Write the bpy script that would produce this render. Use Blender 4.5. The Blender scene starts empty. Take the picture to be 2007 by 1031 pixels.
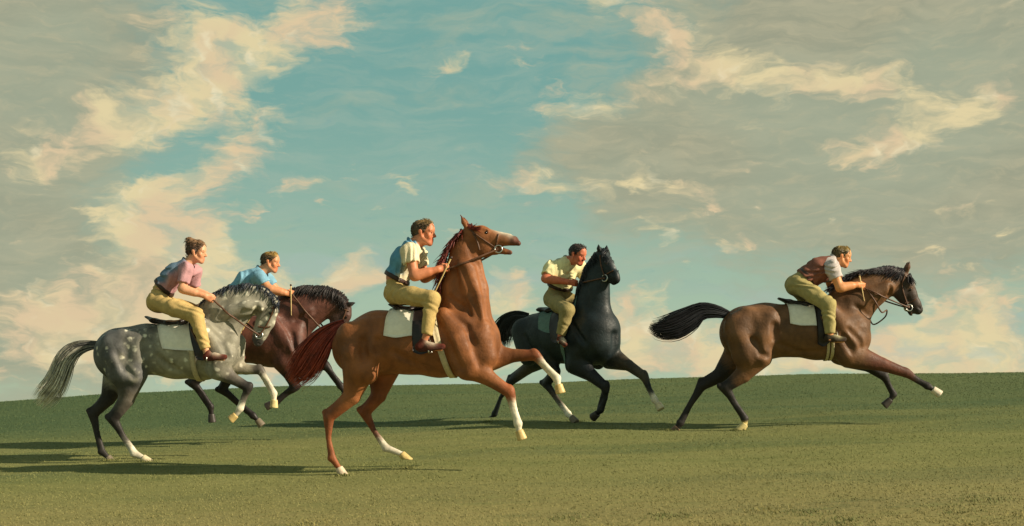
import bpy, math, random
import numpy as np

# ------------------------------------------------------------------ camera / pixel geometry
F, CX, HY, ZC = 2757.0, 1003.5, 728.0, 0.95
scn = bpy.context.scene
cam_d = bpy.data.cameras.new('camera')
cam = bpy.data.objects.new('camera', cam_d)
scn.collection.objects.link(cam)
cam.location = (0, 0, ZC)
cam.rotation_euler = (math.pi / 2, 0, 0)
cam_d.sensor_width = 36.0
cam_d.lens = 36.0 * F / 2007.0
cam_d.shift_y = (HY - 515.5) / 2007.0
cam_d.clip_end = 3000
scn.camera = cam
scn.cycles.use_denoising = True
scn.view_settings.view_transform = 'Standard'
scn.view_settings.look = 'None'
scn.view_settings.gamma = 1.0
scn.view_settings.exposure = 0.42

SUN_EL, SUN_AZ = 26.0, 19.0      # elevation; degrees from +x towards the camera
SUN_STR, SKY_STR = 5.0, 0.076

# ------------------------------------------------------------------ node helpers
class NT:
    def __init__(s, tree):
        s.t = tree; s.n = tree.nodes; s.l = tree.links
    def new(s, typ, **kw):
        n = s.n.new(typ)
        for k, v in kw.items(): setattr(n, k, v)
        return n
    def put(s, sock, v):
        if isinstance(v, bpy.types.NodeSocket): s.l.new(v, sock)
        elif v is not None: sock.default_value = v
    def math(s, op, a, b=None, c=None, clamp=False):
        n = s.new('ShaderNodeMath', operation=op, use_clamp=clamp)
        s.put(n.inputs[0], a)
        if b is not None: s.put(n.inputs[1], b)
        if c is not None: s.put(n.inputs[2], c)
        return n.outputs[0]
    def vmath(s, op, a, b=None):
        n = s.new('ShaderNodeVectorMath', operation=op)
        s.put(n.inputs[0], a)
        if b is not None:
            s.put(n.inputs['Scale'] if op == 'SCALE' else n.inputs[1], b)
        return n.outputs[0]
    def noise(s, vec, scale, detail=3, rough=0.55, dist=0.0, col=False):
        n = s.new('ShaderNodeTexNoise')
        if vec is not None: s.l.new(vec, n.inputs['Vector'])
        n.inputs['Scale'].default_value = scale
        n.inputs['Detail'].default_value = detail
        n.inputs['Roughness'].default_value = rough
        n.inputs['Distortion'].default_value = dist
        return n.outputs['Color'] if col else n.outputs['Fac']
    def mapping(s, vec, loc=(0,0,0), rot=(0,0,0), sc=(1,1,1), typ='POINT'):
        n = s.new('ShaderNodeMapping', vector_type=typ)
        s.l.new(vec, n.inputs['Vector'])
        n.inputs['Location'].default_value = loc
        n.inputs['Rotation'].default_value = rot
        n.inputs['Scale'].default_value = sc
        return n.outputs[0]
    def mrange(s, v, a, b, c=0.0, d=1.0, smooth=True):
        n = s.new('ShaderNodeMapRange', interpolation_type='SMOOTHSTEP' if smooth else 'LINEAR')
        s.put(n.inputs[0], v)
        for i, x in enumerate((a, b, c, d)): n.inputs[i + 1].default_value = x
        return n.outputs[0]
    def mix(s, fac, a, b, mode='MIX'):
        n = s.new('ShaderNodeMix', data_type='RGBA', blend_type=mode)
        s.put(n.inputs[0], fac); s.put(n.inputs[6], a); s.put(n.inputs[7], b)
        return n.outputs[2]

def lin(r, g, b, k=1.0):
    f = lambda c: (c / 255 / 12.92 if c / 255 <= 0.04045 else ((c / 255 + 0.055) / 1.055) ** 2.4)
    return (f(r) * k, f(g) * k, f(b) * k, 1.0)

# ------------------------------------------------------------------ sky (world) and sun
world = bpy.data.worlds.new('World'); scn.world = world; world.use_nodes = True
def build_world():
    t = NT(world.node_tree); t.n.clear()
    out = t.new('ShaderNodeOutputWorld'); bg = t.new('ShaderNodeBackground')
    bg.inputs['Strength'].default_value = SKY_STR
    t.l.new(bg.outputs[0], out.inputs[0])
    tc = t.new('ShaderNodeTexCoord'); d = tc.outputs['Generated']
    sep = t.new('ShaderNodeSeparateXYZ'); t.l.new(d, sep.inputs[0])
    az = t.math('ARCTAN2', sep.outputs[0], sep.outputs[1])
    el = t.math('ARCSINE', sep.outputs[2])
    X = t.math('MULTIPLY', az, F / 1000); Z = t.math('MULTIPLY', el, F / 1000)
    cmb = t.new('ShaderNodeCombineXYZ'); t.l.new(X, cmb.inputs[0]); t.l.new(Z, cmb.inputs[1])
    p = cmb.outputs[0]
    # physical sky for the clear part (lifted a little so that the band under eye level stays sky)
    sv = t.vmath('ADD', d, (0, 0, 0.10))
    sky = t.new('ShaderNodeTexSky', sky_type='NISHITA'); sky.sun_disc = False
    sky.sun_elevation = math.radians(SUN_EL)
    sky.sun_rotation = math.radians(90 + SUN_AZ)
    sky.air_density = 1.0; sky.dust_density = 0.6; sky.ozone_density = 2.0
    t.l.new(sv, sky.inputs[0])
    # wind-drawn distortion of the cloud coordinates
    w1 = t.vmath('SUBTRACT', t.noise(t.mapping(p, sc=(2.2, 3.6, 1)), 1.6, 4, .6, col=True), (.5, .5, .5))
    w2 = t.vmath('SUBTRACT', t.noise(t.mapping(p, rot=(0, 0, -.2), sc=(5, 14, 1)), 1.7, 4, .6, col=True), (.5, .5, .5))
    q = t.vmath('ADD', p, t.vmath('MULTIPLY', w1, (.20, .11, 0)))
    q = t.vmath('ADD', q, t.vmath('MULTIPLY', w2, (.07, .03, 0)))
    def P(px, py): 
        return (math.atan((px - CX) / F) * F / 1000, math.atan((HY - py) / F) * F / 1000)
    def blobs(lst):
        acc = None
        for (px, py, rx, ry, rot, amp) in lst:
            x, z = P(px, py)
            m = t.mapping(q, (x, z, 0), (0, 0, math.radians(rot)), (rx / 1000, ry / 1000, 1), 'TEXTURE')
            g = t.new('ShaderNodeTexGradient', gradient_type='SPHERICAL'); t.l.new(m, g.inputs[0])
            acc = t.math('MULTIPLY', g.outputs[1], amp) if acc is None else t.math('MULTIPLY_ADD', g.outputs[1], amp, acc)
        return acc
    streak = t.noise(t.mapping(q, rot=(0, 0, -.12), sc=(3, 16, 1)), 2.0, 5, .62)
    streak2 = t.noise(t.mapping(q, rot=(0, 0, .5), sc=(12, 40, 1)), 1.5, 4, .6)
    puff = t.noise(t.mapping(q, sc=(1, 1.35, 1)), 7.5, 6, .62)
    big = t.noise(t.mapping(p, loc=(3.1, .7, 0), sc=(1, 1.7, 1)), 1.5, 3, .5)
    # clear sky colour: physical sky, tinted towards the teal of this hour, paler low down
    hz = t.mrange(Z, -.05, .62)
    clear = t.mix(hz, lin(174, 192, 166, 10), lin(116, 164, 158, 10))
    clear = t.mix(t.mrange(Z, .7, 2.6), clear, lin(44, 88, 116, 10))
    clear = t.mix(.10, clear, t.mix(1.0, sky.outputs[0], (1.2, 1.4, .7, 1), 'MULTIPLY'))
    clear = t.mix(t.mrange(streak, .38, .72, 0, .5), clear, lin(158, 180, 164, 10))
    clear = t.mix(t.mrange(streak2, .52, .8, 0, .30), clear, lin(118, 162, 162, 10))
    clear = t.mix(t.mrange(t.noise(t.mapping(q, loc=(9, 4, 0), rot=(0, 0, -.35), sc=(1, 3.2, 1)), 3.4, 5, .6), .50, .74, 0, .45), clear, lin(182, 184, 156, 10))
    # lilac-grey veils low down
    veil = t.mrange(t.noise(t.mapping(q, loc=(5, 2, 0), sc=(1, 2.6, 1)), 3.0, 4, .55), .50, .72, 0, .55)
    veil = t.math('MULTIPLY', veil, t.mrange(Z, .48, .05))
    clear = t.mix(veil, clear, lin(172, 186, 186, 10))
    # grey-olive cloud masses
    G = blobs([(40, 80, 420, 300, 0, 1.2), (30, 420, 360, 340, 0, 1.1), (60, 680, 330, 240, 0, .9), (330, 640, 200, 170, 0, .45),
               (1760, 60, 760, 210, 0, 1.4), (1480, 300, 560, 190, 5, 1.2), (1750, 410, 640, 230, 0, 1.2), (1300, 250, 330, 120, 15, .8),
               (1960, 200, 420, 380, 0, .8), (1280, 700, 330, 110, 0, .4), (1990, 640, 260, 140, 0, .3)])
    out_of_view = t.mrange(t.math('ABSOLUTE', X), 1.0, 1.5)
    out_of_view = t.math('MAXIMUM', out_of_view, t.mrange(Z, .74, 1.1))
    gen = t.math('MULTIPLY', t.mrange(big, .42, .62), out_of_view)
    G = t.math('ADD', t.math('ADD', G, gen), t.math('MULTIPLY', t.math('SUBTRACT', puff, .5), .9))
    G = t.math('ADD', G, t.math('MULTIPLY', t.math('SUBTRACT', streak, .5), .7))
    Gm = t.mrange(G, .05, .85)
    gcol = t.mix(t.mrange(streak, .32, .70), lin(156, 156, 132, 10), lin(174, 170, 142, 10))
    gcol = t.mix(t.mrange(big, .4, .62, 0, .55), gcol, lin(162, 172, 148, 10))
    gcol = t.mix(t.mrange(streak2, .45, .8, 0, .55), gcol, lin(192, 182, 148, 10))
    col = t.mix(t.math('MULTIPLY', Gm, .93), clear, gcol)
    # cream and peach sunlit cloud
    C = blobs([(430, 120, 190, 130, -30, 1.2), (600, 60, 210, 90, 25, 1.1), (300, 225, 190, 95, 15, 1.1), (470, 300, 170, 75, 25, 1.0),
               (230, 265, 120, 60, 0, .6), (300, 420, 120, 120, 0, 1.0), (320, 500, 190, 160, 0, 1.1), (190, 630, 260, 120, 0, 1.1),
               (330, 590, 120, 90, 0, .7), (110, 670, 170, 90, 0, .85), (60, 330, 130, 90, 0, .7), (420, 470, 120, 60, 20, .6), (480, 560, 140, 60, 0, .7), (690, 545, 70, 70, 0, 1.1), (560, 560, 130, 55, 0, .5), (880, 127, 100, 22, 8, .9), (580, 362, 110, 32, 20, .8),
               (1030, 128, 60, 18, 5, .6), (985, 590, 130, 80, 0, 1.0), (1290, 55, 240, 60, -22, 1.1), (1390, 150, 220, 55, -5, .75),
               (1080, 365, 200, 45, 0, .9), (1330, 365, 120, 55, -15, 1.0), (1650, 180, 260, 70, -5, .9), (1870, 250, 230, 75, 18, 1.05),
               (1700, 310, 150, 45, 0, .8), (1430, 470, 150, 35, 0, .35), (1330, 430, 130, 30, 10, .6), (1230, 640, 170, 110, 0, 1.1),
               (1370, 690, 240, 90, 0, 1.1), (1790, 690, 230, 100, 0, 1.1), (1030, 690, 220, 70, 0, .7), (1920, 670, 220, 110, 0, 1.0), (1960, 575, 150, 60, 10, .8),
               (1530, 715, 200, 55, 0, .9), (700, 690, 200, 60, 0, .45), (1180, 200, 200, 40, 12, .55), (480, 730, 230, 60, 0, .55), (1060, 190, 130, 45, -10, .5)])
    C = t.math('ADD', C, t.math('MULTIPLY', t.math('MULTIPLY', t.mrange(puff, .50, .66), out_of_view), t.mrange(big, .40, .56, 0, .8)))
    C = t.math('ADD', C, t.math('MULTIPLY', t.math('SUBTRACT', puff, .5), 1.7))
    C = t.math('ADD', C, t.math('MULTIPLY', t.math('SUBTRACT', streak, .5), .8))
    C = t.math('ADD', C, t.math('MULTIPLY', t.math('SUBTRACT', streak2, .5), .9))
    patch = t.noise(t.mapping(q, loc=(7, 3, 0), rot=(0, 0, .25), sc=(1, 2.1, 1)), 9.0, 4, .55)
    band = t.math('MULTIPLY', t.mrange(Z, .60, .25, .35, 1), t.mrange(big, .30, .55, .4, 1))
    C = t.math('ADD', C, t.math('MULTIPLY', t.mrange(patch, .52, .70, 0, .62), band))
    Cm = t.mrange(C, .28, 1.0)
    ccol = t.mix(t.mrange(t.noise(q, 5.0, 3), .42, .6), lin(226, 210, 164, 10), lin(222, 198, 160, 10))
    ccol = t.mix(t.mrange(t.noise(t.mapping(q, loc=(2, 8, 0)), 16.0, 3), .54, .72, 0, .8), ccol, lin(236, 224, 186, 10))
    Cm = t.math('MULTIPLY', Cm, t.mrange(t.noise(t.mapping(q, loc=(1, 6, 0), rot=(0, 0, .6), sc=(1, 1.8, 1)), 11, 4, .6), .34, .56, .42, .95))
    col = t.mix(Cm, col, ccol)
    t.l.new(col, bg.inputs['Color'])
build_world()

sl = bpy.data.lights.new('sun', 'SUN'); sl.energy = SUN_STR; sl.angle = math.radians(.6); sl.color = (1.0, .86, .64)
sun = bpy.data.objects.new('sun', sl); scn.collection.objects.link(sun)
_e, _a = math.radians(SUN_EL), math.radians(SUN_AZ)
sdir = np.array([math.cos(_e) * math.cos(_a), -math.cos(_e) * math.sin(_a), math.sin(_e)])   # towards the sun
sun.rotation_euler = (math.atan2(math.hypot(sdir[0], sdir[1]), sdir[2]), 0, math.atan2(sdir[1], sdir[0]) + math.pi / 2)
sun.location = tuple(sdir * 30)

# ------------------------------------------------------------------ mesh helpers
def tag(o, label=None, cat=None, group=None, kind=None):
    if label: o['label'] = label
    if cat: o['category'] = cat
    if group: o['group'] = group
    if kind: o['kind'] = kind
    return o

def mesh_np(name, V, Q, mat, parent=None, cols=None, smooth=True):
    V = np.asarray(V, np.float32); Q = np.asarray(Q, np.int32); n = Q.shape[1]
    me = bpy.data.meshes.new(name)
    me.vertices.add(len(V)); me.vertices.foreach_set('co', V.ravel())
    me.loops.add(Q.size); me.loops.foreach_set('vertex_index', Q.ravel())
    me.polygons.add(len(Q))
    me.polygons.foreach_set('loop_start', np.arange(0, Q.size, n, dtype=np.int32))
    me.polygons.foreach_set('loop_total', np.full(len(Q), n, np.int32))
    if smooth: me.polygons.foreach_set('use_smooth', np.ones(len(Q), bool))
    me.update(calc_edges=True)
    if cols is not None:
        a = me.color_attributes.new('Col', 'FLOAT_COLOR', 'POINT')
        c = np.ones((len(V), 4), np.float32); c[:, :3] = cols[:, :3]
        a.data.foreach_set('color', c.ravel())
    me.materials.append(mat)
    o = bpy.data.objects.new(name, me); scn.collection.objects.link(o)
    if parent is not None: o.parent = parent
    return o

# signed-distance modelling: chains of tapered capsules blended smoothly, meshed by surface nets
class Prim:
    __slots__ = ('a', 'b', 'ra', 'rb', 'ls', 'k', 'ca', 'cb', 'sub', 'cap', 'cw')
    def __init__(s, a, b, ra, rb, ls=1., k=.03, ca=None, cb=None, sub=False, cap=None, cw=1.):
        s.a = np.array(a, float); s.b = np.array(b, float); s.ra = ra; s.rb = rb; s.ls = ls; s.k = k
        s.ca = ca; s.cb = cb if cb is not None else ca; s.sub = sub; s.cap = cap; s.cw = cw
    def dist(s, x, y, z, want_t=False):
        ax, ay, az = s.a; bx, by, bz = s.b
        ay, by, y2 = ay / s.ls, by / s.ls, y / s.ls
        dx, dy, dz = bx - ax, by - ay, bz - az
        L2 = dx * dx + dy * dy + dz * dz + 1e-12
        t0 = ((x - ax) * dx + (y2 - ay) * dy + (z - az) * dz) / L2
        t = np.clip(t0, 0, 1)
        d = np.sqrt((x - ax - t * dx) ** 2 + (y2 - ay - t * dy) ** 2 + (z - az - t * dz) ** 2) - (s.ra + (s.rb - s.ra) * t)
        if s.cap is not None:
            for (pt, nr) in s.cap:
                d = np.maximum(d, (x - pt[0]) * nr[0] + (y - pt[1]) * nr[1] + (z - pt[2]) * nr[2])
        return (d, t) if want_t else d
    def box(s, m):
        r = max(s.ra, s.rb); e = np.array([r, r * s.ls, r]) + m * np.array([1, max(1, s.ls), 1])
        return np.minimum(s.a, s.b) - e, np.maximum(s.a, s.b) + e

def combine(v, d, p):
    if p.sub:
        d = -d; h = np.maximum(p.k - np.abs(v - d), 0) / p.k
        return np.maximum(v, d) + h * h * p.k * .25
    h = np.maximum(p.k - np.abs(v - d), 0) / p.k
    return np.minimum(v, d) - h * h * p.k * .25

def sdf_at(prims, pts):
    v = np.full(len(pts), 1.0)
    mn, mx = pts.min(0), pts.max(0)
    for p in prims:
        b0, b1 = p.box(p.k + .12)
        if (mx < b0).any() or (mn > b1).any(): continue
        v = combine(v, p.dist(pts[:, 0], pts[:, 1], pts[:, 2]), p)
    return v

def sdf_mesh(prims, h, disp=None):
    pos = [p for p in prims if not p.sub]
    lo = np.min([p.box(.02)[0] for p in pos], 0) - 3 * h; hi = np.max([p.box(.02)[1] for p in pos], 0) + 3 * h
    N = np.ceil((hi - lo) / h).astype(int) + 1
    X = lo[0] + h * np.arange(N[0]); Y = lo[1] + h * np.arange(N[1]); Z = lo[2] + h * np.arange(N[2])
    V = np.full(N, 1.0, np.float32)
    for p in prims:
        b0, b1 = p.box(p.k + 3 * h)
        i0 = np.clip(np.floor((b0 - lo) / h).astype(int), 0, N - 1); i1 = np.clip(np.ceil((b1 - lo) / h).astype(int) + 1, 1, N)
        sl_ = tuple(slice(a, b) for a, b in zip(i0, i1))
        x = X[sl_[0]][:, None, None]; y = Y[sl_[1]][None, :, None]; z = Z[sl_[2]][None, None, :]
        V[sl_] = combine(V[sl_], p.dist(x, y, z).astype(np.float32), p)
    if disp is not None:
        near = np.abs(V) < 4 * h
        ii = np.argwhere(near)
        V[near] += disp(X[ii[:, 0]], Y[ii[:, 1]], Z[ii[:, 2]])
    V[0], V[-1] = 1, 1; V[:, 0], V[:, -1] = 1, 1; V[:, :, 0], V[:, :, -1] = 1, 1
    S = V < 0
    cnt = np.zeros(N - 1, np.int8)
    cor = [(i, j, k) for i in (0, 1) for j in (0, 1) for k in (0, 1)]
    for (i, j, k) in cor: cnt += S[i:N[0] - 1 + i, j:N[1] - 1 + j, k:N[2] - 1 + k]
    act = np.argwhere((cnt > 0) & (cnt < 8))
    idx = np.full(N - 1, -1, np.int32); idx[tuple(act.T)] = np.arange(len(act))
    acc = np.zeros((len(act), 3)); num = np.zeros(len(act))
    vals = {c: V[act[:, 0] + c[0], act[:, 1] + c[1], act[:, 2] + c[2]].astype(float) for c in cor}
    for c in cor:
        for ax in range(3):
            if c[ax]: continue
            c2 = list(c); c2[ax] = 1; c2 = tuple(c2)
            v1, v2 = vals[c], vals[c2]; m = (v1 < 0) != (v2 < 0)
            t = np.where(m, v1 / np.where(m, v1 - v2, 1), 0)
            pnt = np.tile(np.array(c, float), (len(act), 1)); pnt[:, ax] += t
            acc[m] += pnt[m]; num[m] += 1
    verts = lo + h * (act + acc / num[:, None])
    quads = []
    for ax in range(3):
        o1, o2 = [(1, 2), (2, 0), (0, 1)][ax]
        a = [slice(None)] * 3; b = [slice(None)] * 3
        a[ax] = slice(0, -1); b[ax] = slice(1, None)
        e = np.argwhere(S[tuple(a)] != S[tuple(b)])
        if not len(e): continue
        e = e[(e[:, o1] > 0) & (e[:, o2] > 0) & (e[:, o1] < N[o1] - 1) & (e[:, o2] < N[o2] - 1)]
        fl = S[tuple(e.T)]
        def cell(d1, d2):
            c = e.copy(); c[:, o1] -= d1; c[:, o2] -= d2
            return idx[tuple(c.T)]
        q = np.stack([cell(1, 1), cell(0, 1), cell(0, 0), cell(1, 0)], 1)
        q[~fl] = q[~fl][:, ::-1]
        quads.append(q)
    Q = np.concatenate(quads); Q = Q[(Q >= 0).all(1)]
    # one relaxation step takes the grid marks off
    nb = np.zeros((len(verts), 3)); nc = np.zeros(len(verts))
    for i in range(4):
        for ax in range(3): nb[:, ax] += np.bincount(Q[:, i], verts[Q[:, (i + 1) % 4], ax], len(verts))
        nc += np.bincount(Q[:, i], minlength=len(verts))
    verts = verts * .5 + .5 * nb / np.maximum(nc, 1)[:, None]
    cols = None
    if any(p.ca is not None for p in prims):
        cs = np.zeros((len(verts), 3)); ws = np.zeros(len(verts)) + 1e-9
        for p in prims:
            if p.ca is None: continue
            d, t = p.dist(verts[:, 0], verts[:, 1], verts[:, 2], True)
            w = p.cw * np.exp(-np.abs(d) / .012) + 1e-8
            t = np.clip((t + .05 * np.sin(verts[:, 2] * 190 + verts[:, 1] * 260) - .5) * 2.3 + .5, 0, 1)
            c = np.array(p.ca[:3])[None] * (1 - t[:, None]) + np.array(p.cb[:3])[None] * t[:, None]
            cs += w[:, None] * c; ws += w
        cols = cs / ws[:, None]
    return verts, Q, cols

def tubes(paths, radii, sides=4, flat=None):
    """paths: list of (n,3) arrays, radii: list of (n,) arrays -> one mesh of tapered strands"""
    Vs, Qs, off = [], [], 0
    for P_, R in zip(paths, radii):
        P_ = np.asarray(P_, float); n = len(P_); R = np.broadcast_to(np.asarray(R, float), (n,))
        T = np.gradient(P_, axis=0); T /= np.linalg.norm(T, axis=1)[:, None] + 1e-9
        ref = np.array([0, 1., 0]) if flat is None else np.asarray(flat, float)
        A = np.cross(T, ref); A /= np.linalg.norm(A, axis=1)[:, None] + 1e-6
        B = np.cross(T, A)
        ring = []
        for s in range(sides):
            an = 2 * math.pi * s / sides + .4
            ring.append(P_ + (A * math.cos(an) + B * math.sin(an)) * R[:, None])
        V = np.stack(ring, 1).reshape(-1, 3)
        Q = [(i * sides + s, i * sides + (s + 1) % sides, (i + 1) * sides + (s + 1) % sides, (i + 1) * sides + s) for i in range(n - 1) for s in range(sides)]
        if sides == 4:
            Q += [(3, 2, 1, 0), tuple((n - 1) * 4 + s for s in range(4))]
        Vs.append(V); Qs.append(np.array(Q) + off); off += len(V)
    return np.concatenate(Vs), np.concatenate(Qs)

def spline(pts, n):
    """Catmull-Rom through the points, every column interpolated"""
    p = np.asarray(pts, float); p = np.vstack([2 * p[0] - p[1], p, 2 * p[-1] - p[-2]])
    m = len(p) - 3; out = []
    for s in np.linspace(0, m, n):
        i = min(int(s), m - 1); t = s - i
        a, b, c, d = p[i:i + 4]
        out.append(.5 * ((2 * b) + (c - a) * t + (2 * a - 5 * b + 4 * c - d) * t * t + (3 * b - a - 3 * c + d) * t ** 3))
    return np.array(out)

# ------------------------------------------------------------------ materials
def base_mat(name, rough=.6, spec=.4):
    m = bpy.data.materials.new(name); m.use_nodes = True
    t = NT(m.node_tree); b = t.n['Principled BSDF']
    b.inputs['Roughness'].default_value = rough
    b.inputs['Specular IOR Level'].default_value = spec
    return m, t, b

def m_plain(name, col, rough=.6, spec=.4, var=.25, scale=25., bump=.0, metal=0., sheen=0.):
    m, t, b = base_mat(name, rough, spec)
    tc = t.new('ShaderNodeTexCoord').outputs['Object']
    n = t.noise(tc, scale, 4, .6)
    c = t.mix(t.mrange(n, .3, .7), tuple(x * (1 - var) for x in col[:3]) + (1,), tuple(min(1, x * (1 + var)) for x in col[:3]) + (1,))
    t.l.new(c, b.inputs['Base Color'])
    b.inputs['Metallic'].default_value = metal
    if sheen: b.inputs['Sheen Weight'].default_value = sheen
    if bump:
        bp = t.new('ShaderNodeBump'); bp.inputs['Strength'].default_value = bump; bp.inputs['Distance'].default_value = .01
        t.l.new(t.noise(tc, scale * 2.5, 4, .65), bp.inputs['Height']); t.l.new(bp.outputs[0], b.inputs['Normal'])
    return m

def m_attr(name, rough=.5, spec=.4, var=.2, scale=9., bump=.15, dapple=None, coat=0., stretch=(1, 1, 1), bscale=40., rvar=0.):
    m, t, b = base_mat(name, rough, spec)
    at = t.new('ShaderNodeAttribute'); at.attribute_name = 'Col'
    tc = t.new('ShaderNodeTexCoord').outputs['Object']
    mp = t.mapping(tc, sc=stretch)
    n = t.noise(mp, scale, 5, .6, .4)
    k = t.mrange(n, .3, .7, 1 - var, 1 + var)
    c = t.mix(1.0, at.outputs['Color'], k, 'MULTIPLY')
    cm = t.new('ShaderNodeCombineColor'); 
    for i in range(3): t.l.new(k, cm.inputs[i])
    c = t.mix(1.0, at.outputs['Color'], cm.outputs[0], 'MULTIPLY')
    if dapple:
        v = t.new('ShaderNodeTexVoronoi'); v.inputs['Scale'].default_value = 13; v.inputs['Randomness'].default_value = .85
        wv = t.vmath('ADD', tc, t.vmath('SCALE', t.vmath('SUBTRACT', t.noise(tc, 14, 2, col=True), (.5, .5, .5)), .05))
        t.l.new(wv, v.inputs['Vector'])
        spot = t.mrange(v.outputs['Distance'], .40, .16)
        area = t.mrange(t.noise(tc, 5.5, 3), .42, .60)
        sepz = t.new('ShaderNodeSeparateXYZ'); t.l.new(tc, sepz.inputs[0])
        area = t.math('MULTIPLY', area, t.mrange(sepz.outputs[2], .78, 1.02))
        c = t.mix(t.math('MULTIPLY', t.math('MULTIPLY', spot, area), .95), c, dapple)
    t.l.new(c, b.inputs['Base Color'])
    if rvar:
        rn = t.math('ADD', t.math('MULTIPLY', t.noise(mp, 9, 5, .65), .6), t.math('MULTIPLY', t.noise(tc, 60, 3, .7), .4))
        t.l.new(t.mrange(rn, .32, .68, rough - rvar, rough + rvar), b.inputs['Roughness'])
    if coat:
        b.inputs['Coat Weight'].default_value = coat; b.inputs['Coat Roughness'].default_value = .35
    if bump:
        bp = t.new('ShaderNodeBump'); bp.inputs['Strength'].default_value = bump; bp.inputs['Distance'].default_value = .012
        t.l.new(t.noise(mp, bscale, 4, .65), bp.inputs['Height']); t.l.new(bp.outputs[0], b.inputs['Normal'])
    return m

M = {}
M['coat'] = m_attr('coat', .60, .34, .36, 4, .42, rvar=.14, bscale=34)
M['coat_dark'] = m_attr('coat_dark', .55, .40, .40, 6, .42, rvar=.14, bscale=34)
M['coat_grey'] = m_attr('coat_grey', .60, .30, .34, 6, .35, rvar=.12, bscale=26, dapple=lin(232, 226, 206))
M['hoof'] = m_attr('hoof', .45, .4, .15, 30, .2)
M['hair'] = m_attr('hair', .48, .4, .35, 18, 0, stretch=(1, 1, 1))
M['skin'] = m_attr('skin', .5, .35, .10, 30, .06)
M['cloth'] = m_attr('cloth', .85, .2, .14, 16, .35, bscale=60)
M['leather'] = m_plain('leather', lin(54, 34, 26), .45, .45, .3, 20, .15)
M['leather_dark'] = m_plain('leather_dark', lin(34, 26, 26), .42, .45, .3, 20, .15)
M['strap'] = m_plain('strap', lin(92, 62, 44), .5, .4, .3, 40, .1)
M['webbing'] = m_plain('webbing', lin(196, 182, 150), .8, .2, .12, 40, .2)
M['linen'] = m_plain('linen', lin(244, 238, 220), .85, .2, .06, 22, .25, sheen=.1)
M['linen_grey'] = m_plain('linen_grey', lin(98, 122, 114), .85, .2, .12, 22, .25)
M['metal'] = m_plain('metal', lin(205, 203, 196), .28, .5, .08, 30, 0, metal=1.)
M['eye'] = m_plain('eye', lin(24, 14, 10), .08, .6, .1, 30)
M['stick'] = m_plain('stick', lin(214, 188, 130), .5, .4, .15, 40)

# ------------------------------------------------------------------ the ground
HOR = np.array([(-400, 820), (0, 789), (200, 774), (380, 765), (540, 758), (750, 756), (1000, 753), (1200, 745), (1400, 739), (1600, 733.5), (2007, 730), (2500, 729)], float)
YC = 27.0
def gz(x, y):
    x = np.asarray(x, float); y = np.asarray(y, float)
    xx = 30 * np.tanh(x / 30)
    plane = .058 + .037 * xx + .057 * (np.minimum(y, 60) - 13)
    yc = np.clip(y, 4, None)
    px = CX + F * np.clip(x / yc, -.6, .6)
    row = np.interp(px, HOR[:, 0], HOR[:, 1])
    crest = ZC - (row - HY) / F * YC
    pc = .058 + .037 * xx + .057 * (YC - 13)
    s = np.clip((y - 15) / (YC - 15), 0, 1); s = s * s * (3 - 2 * s)
    z = np.where(y < YC, plane + (crest - pc) * s, crest)
    r = np.clip((y - 18) / (YC - 18), 0, 1)
    z = z + np.where(y < YC, .0, 0)
    dd = np.maximum(y - YC, 0)
    z = z - np.where(dd < 6, .0085 * dd * dd, .0085 * 36 + .102 * (dd - 6))
    z = z + .05 * np.exp(-((x + .1) ** 2 + (y - 17.3) ** 2) / 3.0)
    u = .012 * np.sin(x * 1.3 + y * .7) * np.sin(y * 1.1 - x * .4) + .008 * np.sin(x * 3.1 + 1.3) * np.sin(y * 2.3)
    return z + u * np.clip((YC + 4 - y) / 8, 0, 1)

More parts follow.
